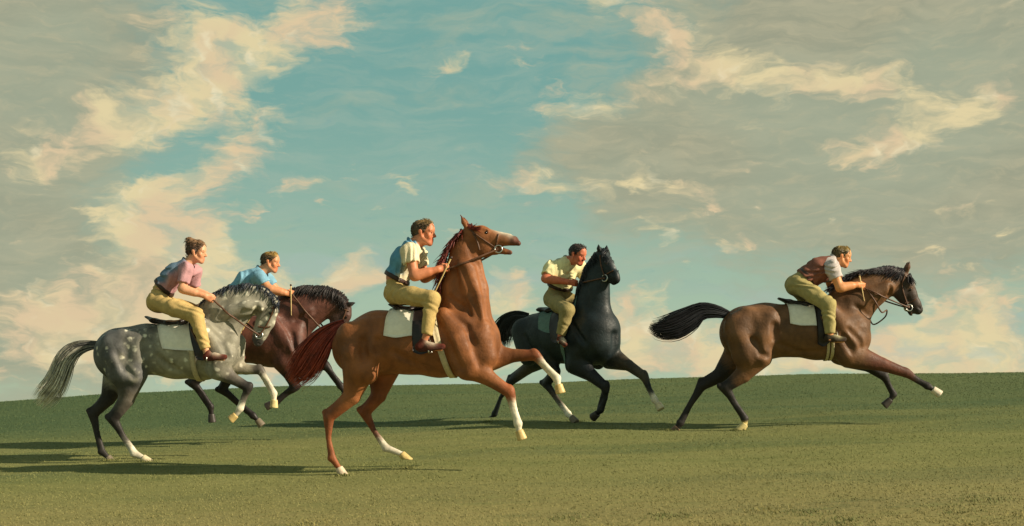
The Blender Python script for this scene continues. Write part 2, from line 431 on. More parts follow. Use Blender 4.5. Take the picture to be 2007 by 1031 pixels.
def make_ground():
    xs = np.concatenate([-np.geomspace(400, 12, 24), np.arange(-11.6, 11.7, .18), np.geomspace(12, 400, 24)])
    ys = np.concatenate([np.arange(-30, 6, 1.5), np.arange(6, 34, .18), np.geomspace(34.3, 600, 40)])
    XX, YY = np.meshgrid(xs, ys, indexing='ij')
    V = np.stack([XX, YY, gz(XX, YY)], -1).reshape(-1, 3)
    nx, ny = len(xs), len(ys)
    i, j = np.meshgrid(np.arange(nx - 1), np.arange(ny - 1), indexing='ij')
    a = (i * ny + j).ravel(); Q = np.stack([a, a + ny, a + ny + 1, a + 1], 1)
    m, t, b = base_mat('turf', .95, .1)
    tc = t.new('ShaderNodeTexCoord').outputs['Object']
    st = t.mapping(tc, sc=(.35, 1.6, 1))
    n1 = t.noise(st, 1.1, 5, .6, .5); n2 = t.noise(t.mapping(tc, sc=(.6, 3.5, 1)), 3.0, 5, .65); n3 = t.noise(tc, 30, 4, .7)
    sep = t.new('ShaderNodeSeparateXYZ'); t.l.new(tc, sep.inputs[0])
    c = t.mix(t.mrange(n1, .3, .7), GRASS[0], GRASS[1])
    c = t.mix(t.mrange(t.noise(t.mapping(tc, loc=(4, 2, 0), sc=(.12, .6, 1)), 1.2, 4, .6), .45, .7, 0, .6), c, GRASS[4])
    c = t.mix(t.mrange(n2, .45, .75, 0, .55), c, GRASS[2])
    dry = t.mrange(sep.outputs[1], 13.5, 9.5, 0, .65)
    c = t.mix(t.math('MULTIPLY', dry, t.mrange(n2, .3, .6, .4, 1)), c, GRASS[3])
    far_green = t.math('MULTIPLY', t.mrange(sep.outputs[1], 15, 20), t.mrange(sep.outputs[0], 0, -5, .75, 1))  # darker green up the slope, strongest on the left
    c = t.mix(t.math('MULTIPLY', far_green, .85), c, GRASS[4])
    k = t.mrange(n3, .3, .7, .86, 1.14); cm = t.new('ShaderNodeCombineColor')
    for q in range(3): t.l.new(k, cm.inputs[q])
    c = t.mix(1.0, c, cm.outputs[0], 'MULTIPLY')
    t.l.new(c, b.inputs['Base Color'])
    bp = t.new('ShaderNodeBump'); bp.inputs['Strength'].default_value = .18; bp.inputs['Distance'].default_value = .02
    t.l.new(t.noise(t.mapping(tc, sc=(1, 1.6, 1)), 22, 5, .7), bp.inputs['Height']); t.l.new(bp.outputs[0], b.inputs['Normal'])
    o = mesh_np('ground', V, Q, m); tag(o, 'gently sloping open turf rising to a bare crest', 'ground', kind='structure')
GRASS = [lin(114, 117, 70), lin(126, 125, 78), lin(102, 110, 66), lin(146, 132, 88), lin(64, 86, 58)]

def make_grass():
    rng = np.random.default_rng(4)
    n = 220000
    y = 8.2 + (28.2 - 8.2) * rng.random(n) ** 1.5
    x = (rng.random(n) * 2 - 1) * (y * .375 + .3)
    clump = np.sin(x * 5.1 + np.sin(y * 3.3) * 2) * np.sin(y * 6.3 + x * 1.7) + rng.normal(0, .5, n)
    keep = clump > -9
    z = gz(x, y)
    hgt = (.004 + .007 * rng.random(n) ** 1.6) * (1 + .25 * np.clip(clump, 0, 1.5)) * (1 + .05 * np.clip(y - 18, 0, 10))
    w = .0028 + .0032 * rng.random(n) + y * .00010
    # a few rank tufts in the near foreground
    tx = np.concatenate([rng.uniform(-3.4, 3.6, 26), rng.uniform(-1, 2.2, 14)]); ty = np.concatenate([rng.uniform(8.8, 10.2, 26), rng.uniform(8.9, 9.5, 14)])
    ids = rng.integers(0, 40, 4200) * 3 % 40; sx = tx[ids] + rng.normal(0, .11, 4200); sy = ty[ids] + rng.normal(0, .09, 4200)
    x = np.concatenate([x, sx]); y = np.concatenate([y, sy]); z = np.concatenate([z, gz(sx, sy)])
    hgt = np.concatenate([hgt, rng.uniform(.008, .024, 4200)]); w = np.concatenate([w, np.full(4200, .005)])
    tuft = np.concatenate([np.zeros(n), np.ones(4200)]); n = len(x)
    hx, hy_ = [], []
    for (px, Yh) in ((672, 12.87), (799, 13.13), (293, 14.54), (219, 14.78), (1313, 15.87), (1447, 15.63), (957, 17.25), (1129, 17.1)):      # grass pressed round the planted hooves
        hx.append((px - CX) / F * Yh + rng.normal(0, .045, 90)); hy_.append(Yh + rng.normal(-.01, .045, 90))
    hx = np.concatenate(hx); hy_ = np.concatenate(hy_); nh = len(hx)
    x = np.concatenate([hx, x]); y = np.concatenate([hy_, y]); z = np.concatenate([gz(hx, hy_), z]); n = n + nh
    hgt = np.concatenate([rng.uniform(.012, .035, nh), hgt]); w = np.concatenate([np.full(nh, .005), w])
    an = rng.random(n) * math.pi; lean = rng.normal(0, .5, (n, 2)) * hgt[:, None]
    ca, sa = np.cos(an) * w, np.sin(an) * w
    V = np.empty((n, 3, 3)); V[:, 0] = np.stack([x - ca, y - sa, z - .004], 1); V[:, 1] = np.stack([x + ca, y + sa, z - .004], 1)
    V[:, 2] = np.stack([x + lean[:, 0] - .006, y + lean[:, 1], z + hgt], 1)
    g = [np.array(c[:3]) for c in GRASS]
    r = rng.random(n)[:, None]
    base = g[0] * (1 - r) + g[1] * r
    far_green = np.clip((y - 15) / 5, 0, 1) * np.clip(.75 - x * .05, .75, 1)  # same darker green up the slope for the blades
    dry = np.clip((13.5 - y) / 4, 0, 1) * .6
    base = base * (1 - dry[:, None]) + g[3] * dry[:, None]
    base = base * (1 - .75 * far_green[:, None]) + g[4] * .75 * far_green[:, None]
    tc = np.where((ids % 3 == 0)[:, None], np.array(lin(136, 128, 76)[:3]), np.array(lin(104, 110, 66)[:3]))
    base[-4200:] = tc
    base *= rng.uniform(.92, 1.12, n)[:, None]
    cols = np.repeat(base, 3, 0)
    m, t, b = base_mat('grass_blade', .8, .2)
    at = t.new('ShaderNodeAttribute'); at.attribute_name = 'Col'; t.l.new(at.outputs['Color'], b.inputs['Base Color'])
    o = mesh_np('grass', V.reshape(-1, 3), np.arange(3 * n).reshape(-1, 3), m, cols=cols, smooth=False)
    tag(o, 'short olive green turf grass covering the slope', 'grass', kind='stuff')
make_ground()
make_grass()

# ------------------------------------------------------------------ frames and horses
class Frame:
    """local axes of an animal: u forwards, l sideways (+ away from the camera), w up; the pixel gives a direction, the stance gives Y"""
    def __init__(s, px, Y, yaw):
        th = math.radians(yaw)
        s.f = np.array([math.cos(th), -math.sin(th), 0]); s.L = np.array([math.sin(th), math.cos(th), 0])
        x = (px - CX) / F * Y
        s.O = np.array([x, Y, float(gz(x, Y))]); s.th = th; s.m = Y / F; s.C = np.array([0, 0, ZC])
    def pt(s, px, py, l=0.):
        d = np.array([(px - CX) / F, 1., (HY - py) / F])
        tt = (l + (s.O - s.C) @ s.L) / (d @ s.L)
        P = s.C + tt * d - s.O
        return np.array([P @ s.f, l, P[2]])
    def world(s, p): return s.O + p[0] * s.f + p[1] * s.L + np.array([0, 0, p[2]])
    def empty(s, name):
        o = bpy.data.objects.new(name, None); scn.collection.objects.link(o)
        o.location = tuple(s.O); o.rotation_euler = (0, 0, -s.th); o.empty_display_size = .2
        return o

def chain(fr, pts, ls=1., k=.03, col=None, cw=1., sub=False):
    """pts: (px, py, l, r_px[, colour])"""
    out = []
    L = [(fr.pt(p[0], p[1], p[2]), p[3] * fr.m, (p[4] if len(p) > 4 else col)) for p in pts]
    if len(L) == 1: L = L * 2
    for (a, ra, ca), (b, rb, cb) in zip(L, L[1:]):
        out.append(Prim(a, b, ra, rb, ls, k, ca, cb, sub, cw=cw))
    return out

class Horse:
    def __init__(s, name, label, px, Y, yaw, mat, C):
        s.fr = Frame(px, Y, yaw); s.C = C; s.mat = mat
        s.root = s.fr.empty('horse'); tag(s.root, label, 'horse', 'galloping horses on the turf')
        s.pr = []; s.hoofs = []; s.ears = []
    def ch(s, pts, ls=1., k=.03, col=None, **kw):
        s.pr += chain(s.fr, pts, ls, k, col or s.C['body'], **kw); return s
    def torso(s, pts, ls=.88, k=.05): s.ch([(p[0], p[1], 0, p[2]) + tuple(p[3:]) for p in pts], ls, k)
    def neck(s, pts, ls=.58, k=.07): s.ch([(p[0], p[1], 0, p[2]) for p in pts], ls, k)
    def pair(s, pts, l, ls=.6, k=.05, col=None, **kw):
        for sg in (-1, 1): s.ch_uv([(p[0], p[1], p[2]) for p in pts], sg * l, l, ls, k, col, **kw)
    def ch_uv(s, pts, l, lref, ls, k, col=None, **kw):
        # measured on the near side, mirrored by body coordinates
        L = []
        for (px, py, r) in pts:
            q = s.fr.pt(px, py, -abs(lref)); q[1] = l; L.append((q, r * s.fr.m))
        if len(L) == 1: L = L * 2
        for (a, ra), (b, rb) in zip(L, L[1:]): s.pr.append(Prim(a, b, ra, rb, ls, k, col or s.C['body'], **kw))
    def leg(s, pts, l0, l1, hoof, cols, hcol, hind, flat=True, ls=.8):
        """pts upper limb -> coronet (px,py,r); sole (px,py); sideways offset runs l0 -> l1"""
        n = len(pts); P = []
        for i, p in enumerate(pts):
            l = l0 + (l1 - l0) * min(1, i / (n - 3)); P.append((p[0], p[1], l, p[2], cols[i]))
        for i in range(n - 1):
            a, b = P[i], P[i + 1]
            tf = (1, .92, .95, .70, .93, .86); a = a[:3] + (a[3] * tf[i],) + a[4:]; b = b[:3] + (b[3] * tf[i + 1],) + b[4:]
            s.pr += chain(s.fr, [a, b], ls if i > 0 else .75, .05 if i == 0 else .012, cw=1.6)
        ji = 2                      # hock / knee is the third point, fetlock the last but one
        jx, jy, jl, jr, jc = P[ji]; fx, fy, fl, fr_, fc = P[n - 2]
        ux, uy = P[ji + 1][0] - jx, P[ji + 1][1] - jy; un = math.hypot(ux, uy); ux, uy = ux / un, uy / un
        bx, by = -uy, ux                         # picture-plane normal of the cannon; turned to the back of the leg
        if (bx * -1 + by * 0) < 0: bx, by = -bx, -by
        # tendons behind the cannon bone, fetlock tuft
        tl = [(jx + bx * jr * .35 + ux * jr, jy + by * jr * .35 + uy * jr, jl, jr * .45, jc), (fx + bx * fr_ * .55 - ux * fr_ * .9, fy + by * fr_ * .55 - uy * fr_ * .9, fl, fr_ * .5, fc)]
        s.pr += chain(s.fr, tl, .7, .012, cw=.6)
        s.pr += chain(s.fr, [(fx + bx * fr_ * .35, fy + by * fr_ * .35, fl, fr_ * .85, fc)], .9, .012, cw=.5)
        if hind:                    # point of the hock
            gx, gy = P[ji - 1][0], P[ji - 1][1]
            s.pr += chain(s.fr, [(jx + bx * jr * .75 - ux * jr * .9, jy + by * jr * .75 - uy * jr * .9, jl, jr * .55, jc), (jx + bx * jr * .3 + ux * jr * 1.2, jy + by * jr * .3 + uy * jr * 1.2, jl, jr * .55, jc)], .7, .015, cw=.5)
            s.pr += chain(s.fr, [(jx + bx * jr * .75 - ux * jr * .9, jy + by * jr * .75 - uy * jr * .9, jl, jr * .4, jc), (gx + bx * jr * .9, gy + by * jr * .9, P[ji - 1][2], jr * .5, P[ji - 1][4])], .6, .02, cw=.3)
        else:
            s.pr += chain(s.fr, [(jx - bx * jr * .25 - ux * jr * .5, jy - by * jr * .25 - uy * jr * .5, jl, jr * .72, jc), (jx - bx * jr * .15 + ux * jr * .8, jy - by * jr * .15 + uy * jr * .8, jl, jr * .66, jc)], .9, .015, cw=.5)
        # hoof
        c = s.fr.pt(P[-1][0], P[-1][1], P[-1][2]); so = s.fr.pt(hoof[0], hoof[1], P[-1][2]); rr = P[-1][3] * s.fr.m
        dn = so - c; ln = np.linalg.norm(dn); dn = dn / ln
        if flat and hoof[1] is not None:
            nrm = np.array([0, 0, -1.]); so[2] = max(so[2], 0) if False else so[2]
        else: nrm = dn
        fw = np.array([1., 0, 0]) if flat else np.array([dn[2] * -1, 0, dn[0]]); 
        if not flat and fw[0] < 0 and abs(dn[0]) < .8: fw = -fw
        end = so + dn * .03
        cap = [(so, nrm)]
        hp = [Prim(c - dn * rr * .2, end, rr * 1.10, rr * 1.42, 1., .01, hcol, cap=cap),
              Prim(c + fw * rr * .3, end + fw * rr * .6, rr * .95, rr * 1.2, .95, .01, hcol, cap=cap)]
        for p in hp: p.cap = p.cap + [(c - dn * rr * .05, -dn)]
        s.hoofs.append(hp)
    def head(s, pts, jaw=None, ls=.72, k=.028, col=None):
        s.ch([(p[0], p[1], 0, p[2]) + tuple(p[3:]) for p in pts], ls, k, col)
        if jaw: s.ch([(p[0], p[1], 0, p[2]) + tuple(p[3:]) for p in jaw], ls * .8, .016, col)
    def eye(s, px, py, r=3.0):
        s.eyep = (px, py, r)
    def ear(s, base, tip, r=4.2, l=.045, splay=.02, col=None):
        for sg in (-1, 1):
            a = s.fr.pt(base[0], base[1], 0); b = s.fr.pt(tip[0], tip[1], 0); mid = a * .55 + b * .45
            a[1] = sg * l * .8; mid[1] = sg * (l + splay * .6); b[1] = sg * (l + splay)
            R = r * s.fr.m; c = col or s.C['body']
            s.pr.append(Prim(a, mid, R * .8, R * 1.05, .75, .012, c, cw=1.3)); s.pr.append(Prim(mid, b, R * 1.05, R * .22, .7, .006, c, s.C['dark'], cw=1.3))
    def surf(s, px, py, side=-1, off=0.):
        """point of the body surface seen at a pixel of the near side (or its mirror)"""
        l = -.25
        for _ in range(4):
            q = s.fr.pt(px, py, l)
            ls_ = np.linspace(-.45, .05, 201); pts = np.stack([np.full(201, q[0]), ls_, np.full(201, q[2])], 1)
            v = sdf_at(s.pr, pts); hit = np.argmax(v < off)
            l = ls_[hit] if (v < off).any() else -.02
        q = s.fr.pt(px, py, l)
        if side > 0: q[1] = -q[1]
        return q
    def finish(s, voxel=.0115):
        if hasattr(s, 'eyep'):
            px, py, r = s.eyep
            q = s.surf(px, py); R = r * s.fr.m
            for sg in (-1, 1):
                c = q.copy(); c[1] = sg * abs(q[1])
                s.pr.append(Prim(c + np.array([-.014, 0, .030]), c + np.array([.026, 0, .022]), R * .6, R * .4, .8, .014, s.C['body']))
            s.eyes = [np.array([q[0], sg * (abs(q[1]) - R * .15), q[2]]) for sg in (-1, 1)]; s.eyer = R
        V, Q, cols = sdf_mesh(s.pr, voxel)
        s.body = mesh_np('body', V, Q, s.mat, s.root, cols)
        for e in getattr(s, 'eyes', []):
            v, q, _ = sdf_mesh([Prim(e, e, s.eyer, s.eyer, .8)], .006)
            mesh_np('eye', v, q, M['eye'], s.root)
        for hp in s.hoofs:
            v, q, c = sdf_mesh(hp, .006); mesh_np('hoof', v, q, M['hoof'], s.root, c)
    def hairs(s, name, paths, radii, cols, sides=4):
        V, Q = tubes(paths, radii, sides)
        cc = np.concatenate([np.repeat(c, sides, 0) for c in cols])
        return mesh_np(name, V, Q, M['hair'], s.root, cc)
    def outside(s, pts, gap):
        pts = pts.copy(); pts[:, 0, 1] *= .3; shp = pts.shape; gap = np.repeat(gap, shp[1]); pts = pts.reshape(-1, 3)
        for _ in range(4):
            d = sdf_at(s.pr, pts); e = .004
            g = np.stack([sdf_at(s.pr, pts + np.eye(3)[i] * e) - d for i in range(3)], 1) / e
            g /= np.linalg.norm(g, axis=1)[:, None] + 1e-6
            pts += g * np.maximum(gap - d, 0)[:, None]
        return pts.reshape(shp)
    def nostril(s, px, py, r=2.6):
        q = s.surf(px, py); R = r * s.fr.m
        for sg in (-1, 1): s.pr.append(Prim([q[0], sg * (abs(q[1]) + R * .1), q[2]], [q[0] - R, sg * (abs(q[1]) + R * .1), q[2] + R * .8], R, R * .6, .8, .006, s.C['dark'], sub=True))
    def groove(s, pts, r=5, depth=.014, k=.035, sub=True):
        """a furrow (or with sub False a raised muscle) laid along the surface of both flanks"""
        P = [s.surf(px, py) for (px, py) in pts]; R = r * s.fr.m; new = []
        if sub: depth, k = depth * 1.0, .045
        for sg in (-1, 1):
            q = []
            if sg > 0 and np.abs(sdf_at(s.pr, np.array(P) * np.array([1, -1, 1]))).max() > .03: continue     # the far limb is posed differently
            for p in P:
                c = p.copy(); c[1] = sg * (abs(p[1]) + (R - depth if sub else depth - R)); q.append(c)
            for a, b in zip(q, q[1:]): new.append(Prim(a, b, R, R, 1., k, None, sub=sub))
        s.pr += new
    def muscle(s, pts, r=9, height=.016, k=.03): s.groove(pts, r * 1.25, height * .8, .06, False)
    def tail(s, path, col_root, col_tip, n=170, seed=1, wid=.75, rs=1.0, ex=1.6):
        rng = np.random.default_rng(seed); P, R, Cc = [], [], []; n = int(n * 4)
        base = spline(path, 15)
        for i in range(n):
            a = rng.normal(0, .55); a = np.clip(a, -1.1, 1.1); lt = np.clip(rng.normal(0, .45), -1, 1)
            end = rng.uniform(.8, 1.0) if i > n * .35 else rng.uniform(.5, 1.0)
            m_ = 15; ss = np.linspace(0, end, m_); pts = []
            wv = rng.uniform(0, 6.28); wa = rng.uniform(0, .3); sp = rng.normal(0, .2)
            tang = np.gradient(base[:, :2], axis=0)
            for j, t_ in enumerate(ss):
                f = t_ * 14; i0 = min(int(f), 13); fr_ = f - i0
                b = base[i0] * (1 - fr_) + base[i0 + 1] * fr_; tg = tang[i0]; tn = np.array([-tg[1], tg[0]]) / (np.hypot(*tg) + 1e-6)
                aa = a + (wa * math.sin(wv + t_ * 5) + sp) * t_
                x = b[:2] + tn * b[2] * aa
                pts.append(s.fr.pt(x[0], x[1], lt * b[2] * s.fr.m * wid))
            P.append(np.array(pts)); r0 = rng.uniform(.003, .0068) * rs
            R.append(r0 * np.interp(np.linspace(0, 1, m_), [0, .15, .7, 1], [1.0, 1.1, .9, .12]))
            mixv = np.clip(np.linspace(0, 1, m_) ** ex + rng.normal(0, .12), 0, 1)[:, None] * (1 if rng.random() < .8 else .25)
            Cc.append((np.array(col_root[:3]) * (1 - mixv) + np.array(col_tip[:3]) * mixv) * rng.uniform(.7, 1.3))
        s.hairs('tail', P, R, Cc)
    def mane(s, crest, fall, col, col2, n=150, seed=2, ln=(.7, 1.1), side_bias=-.3, lift=.0, name='mane'):
        """crest: (px,py) along the top of the neck; fall: (dx,dy) px at each crest point, where hair ends"""
        rng = np.random.default_rng(seed); P, R, Cc, gaps = [], [], [], []; n = int(n * 4)
        cp = spline([tuple(c) + tuple(f) for c, f in zip(crest, fall)], 40)
        for i in range(n):
            j = rng.uniform(0, 39); i0 = min(int(j), 38); b = cp[i0] * (1 - (j - i0)) + cp[i0 + 1] * (j - i0)
            L_ = rng.uniform(*ln); sd = -1 if rng.random() < .5 - side_bias else 1
            dx, dy = b[2] * L_ + rng.normal(0, 4), b[3] * L_ + rng.normal(0, 3)
            lo = sd * rng.uniform(.01, .03); le = sd * rng.uniform(.06, .12)
            pts = []
            for t_ in np.linspace(0, 1, 7):
                arch = lift * math.sin(math.pi * min(1, t_ * 1.2)) * rng.uniform(.6, 1.2)
                px = b[0] + dx * t_ ** .8; py = b[1] + 5 + dy * t_ ** 1.3 - arch
                pts.append(s.fr.pt(px, py, lo + (le - lo) * t_ ** .7))
            P.append(np.array(pts)); gaps.append(rng.uniform(.000, .020)); R.append(rng.uniform(.0028, .0062) * np.array([1, 1.1, 1.05, .9, .7, .45, .1]))
            c = np.array(col[:3]) if rng.random() < .65 else np.array(col2[:3]); Cc.append(np.tile(c * rng.uniform(.7, 1.25), (7, 1)))
        A = s.outside(np.array(P), np.array(gaps)); s.hairs(name, list(A), R, Cc)

def torso_hit(h, u, ang, wc, off):
    """march out from the barrel's axis in the cross-section plane u"""
    r = np.linspace(.05, .6, 276); d = np.array([0, -math.sin(ang), math.cos(ang)])
    u = np.broadcast_to(u, r.shape)
    pts = np.stack([u, r * d[1], wc + r * d[2]], 1)
    v = sdf_at(h.pr, pts); i = np.argmax(v > off)
    f = v[i - 1]; g = v[i]; t = (off - f) / (g - f + 1e-9)
    return pts[i - 1] * (1 - t) + pts[i] * t

def wrap_sheet(h, name, mat, parent, cols, axis_py, off=.012, th=.012, a0=0., both=True, nv=14, side=0):
    """cloth over the barrel. cols: (px_top, px_bottom, py_bottom) from back to front; side 0 = over the back, -1/1 = one flank from angle a0"""
    cs = spline(cols, 10)
    rows_o, rows_i = [], []
    for (pt_, pb_, yb_) in cs:
        qb = h.fr.pt(pb_, yb_, -.27); qt = h.fr.pt(pt_, axis_py - 40, 0); wc = h.fr.pt(pb_, axis_py, 0)[2]
        ab = 1.2
        for _ in range(6):       # angle at which the surface reaches the bottom edge
            p = torso_hit(h, qb[0], ab, wc, off); ab += np.clip((p[2] - qb[2]) * 3.2, -.25, .25)
            ab = float(np.clip(ab, .5, 2.6))
        sg = [-1] if side == -1 else [1] if side == 1 else None
        angs = np.linspace(-ab, ab, nv * 2) if side == 0 else np.linspace(a0, ab, nv) * (1 if side == -1 else -1)
        ro, ri = [], []
        for a in angs:
            fr_ = abs(a) / ab; u = qt[0] * (1 - fr_) + qb[0] * fr_
            ro.append(torso_hit(h, u, a, wc, off + th)); ri.append(torso_hit(h, u, a, wc, off))
        rows_o.append(ro); rows_i.append(ri)
    return grid_shell(name, np.array(rows_o), np.array(rows_i), mat, parent)

def grid_shell(name, A, B, mat, parent):
    n, m = A.shape[:2]; V = np.concatenate([A.reshape(-1, 3), B.reshape(-1, 3)]); k = n * m
    Q = []
    for i in range(n - 1):
        for j in range(m - 1):
            a = i * m + j; Q.append((a, a + 1, a + m + 1, a + m)); Q.append((k + a, k + a + m, k + a + m + 1, k + a + 1))
    for j in range(m - 1):
        for r in (0, (n - 1) * m): Q.append((r + j, r + j + 1, k + r + j + 1, k + r + j))
    for i in range(n - 1):
        for c in (0, m - 1): a = i * m + c; Q.append((a, a + m, k + a + m, k + a))
    return mesh_np(name, V, Q, mat, parent)

def band(h, name, mat, parent, px_top, px_bot, axis_py, width, off=.004, th=.009):
    """a strap right round the barrel"""
    wc = h.fr.pt(px_bot, axis_py, 0)[2]; ut, ub = h.fr.pt(px_top, axis_py, -.2)[0], h.fr.pt(px_bot, axis_py, -.1)[0]
    ro, ri = [], []
    for du in (-width / 2, 0, width / 2):
        o_, i_ = [], []
        for a in np.linspace(-math.pi, math.pi, 49):
            fr_ = (1 - math.cos(a)) / 2; u = ut * (1 - fr_) + ub * fr_ + du
            aa = a * .9999
            o_.append(torso_hit(h, u, aa, wc, off + th)); i_.append(torso_hit(h, u, aa, wc, off))
        ro.append(o_); ri.append(i_)
    return grid_shell(name, np.array(ro), np.array(ri), mat, parent)

def tube_obj(name, pts, r, mat, parent, n=24, sides=6, flat=None):
    P_ = spline(pts, n); V, Q = tubes([P_], [np.full(n, r)], sides, flat)
    return mesh_np(name, V, Q, mat, parent)

def ring_obj(name, c, R, r, mat, parent, nrm=(0, 1, 0)):
    nrm = np.array(nrm, float) / np.linalg.norm(nrm); a = np.cross(nrm, (0, 0, 1.)); a /= np.linalg.norm(a); b = np.cross(nrm, a)
    P_ = np.array([c + R * (a * math.cos(t) + b * math.sin(t)) for t in np.linspace(0, 2 * math.pi, 21)])
    V, Q = tubes([P_], [np.full(21, r)], 6, flat=nrm)
    return mesh_np(name, V, Q, mat, parent)

# ---- tack
def saddle(h, label, axis_py, cantle, seat, flap, girth, leather, iron, mat='leather_dark', girth_mat='webbing', gw=.055):
    root = h.fr.empty('saddle'); tag(root, label, 'saddle', 'saddles on the horses')
    pr = chain(h.fr, [(p[0], p[1], 0, p[2]) for p in seat], 5.0, .03)
    a = h.fr.pt(cantle[0], cantle[1], 0); b = pr[0].a
    pr.insert(0, Prim(a, b, 2.2 * h.fr.m, seat[0][2] * h.fr.m, 6., .03))
    V, Q, _ = sdf_mesh(pr, .009); mesh_np('seat', V, Q, M[mat], root)
    for sd in (-1, 1): wrap_sheet(h, 'flap', M[mat], root, flap, axis_py, .026, .010, a0=.30, nv=12, side=sd)
    for g in girth: band(h, 'girth', M[girth_mat], root, g[0], g[1], axis_py, gw, off=.003, th=.010)
    for sd in (-1, 1):
        t = h.surf(leather[0], leather[1], sd, .040); e = h.fr.pt(iron[0], iron[1], -iron[2]); e[1] = sd * abs(iron[2])
        m_ = (t + e) / 2; m_[1] = sd * (abs(m_[1]) + .015)
        sl_ = tube_obj('stirrup_leather', [t, m_, e + np.array([0, 0, .10])], .009, M['strap'], root, 10)
        # stirrup iron: arch and tread
        w = .058; P_ = [e + np.array([0, w * c, z]) for c, z in ((0, .105), (-.45, .085), (-.85, .04), (-1, 0), (-.5, -.006), (.5, -.006), (1, 0), (.85, .04), (.45, .085), (0, .105))]
        tube_obj('stirrup_iron', P_, .0065, M['metal'], sl_, 40)
    return root

def bridle(h, label, parts, bit, hand, rein_mid=None, hand_l=.06, col='strap', noseband=None, ring=.034, rein_r=.0095, loop=None):
    root = h.fr.empty('bridle'); tag(root, label, 'bridle', 'bridles and reins')
    for (nm, pts) in parts:
        for sd in (-1, 1):
            P_ = [h.surf(p[0], p[1], sd, .005) for p in spline(pts, max(4, 3 * len(pts)))]
            tube_obj(nm, P_, .0085, M[col], root, 20)
    for sd in (-1, 1):
        b = h.surf(bit[0], bit[1], sd, .010)
        ring_obj('bit_ring', b, ring, .007, M['metal'], root, (.15, sd, .1))
        e = h.fr.pt(hand[0], hand[1], -hand_l); e[1] = sd * hand_l
        mid = (b + e) / 2 + np.array([0, sd * .05, -.02])
        # the rein passes outside the neck
        P_ = spline([b, b * .66 + e * .34 + np.array([0, sd * .04, -.01]), b * .33 + e * .67 + np.array([0, sd * .03, -.012]), e], 16)
        for i in range(16):
            for _ in range(60):
                if sdf_at(h.pr, P_[i][None])[0] > .012: break
                P_[i][1] += sd * .006
        tube_obj('rein', P_, rein_r, M[col], root, 30)
    if loop:
        P_ = [h.fr.pt(p[0], p[1], p[2]) for p in loop]; tube_obj('rein_loop', P_, rein_r * .9, M[col], root, 40)
    return root

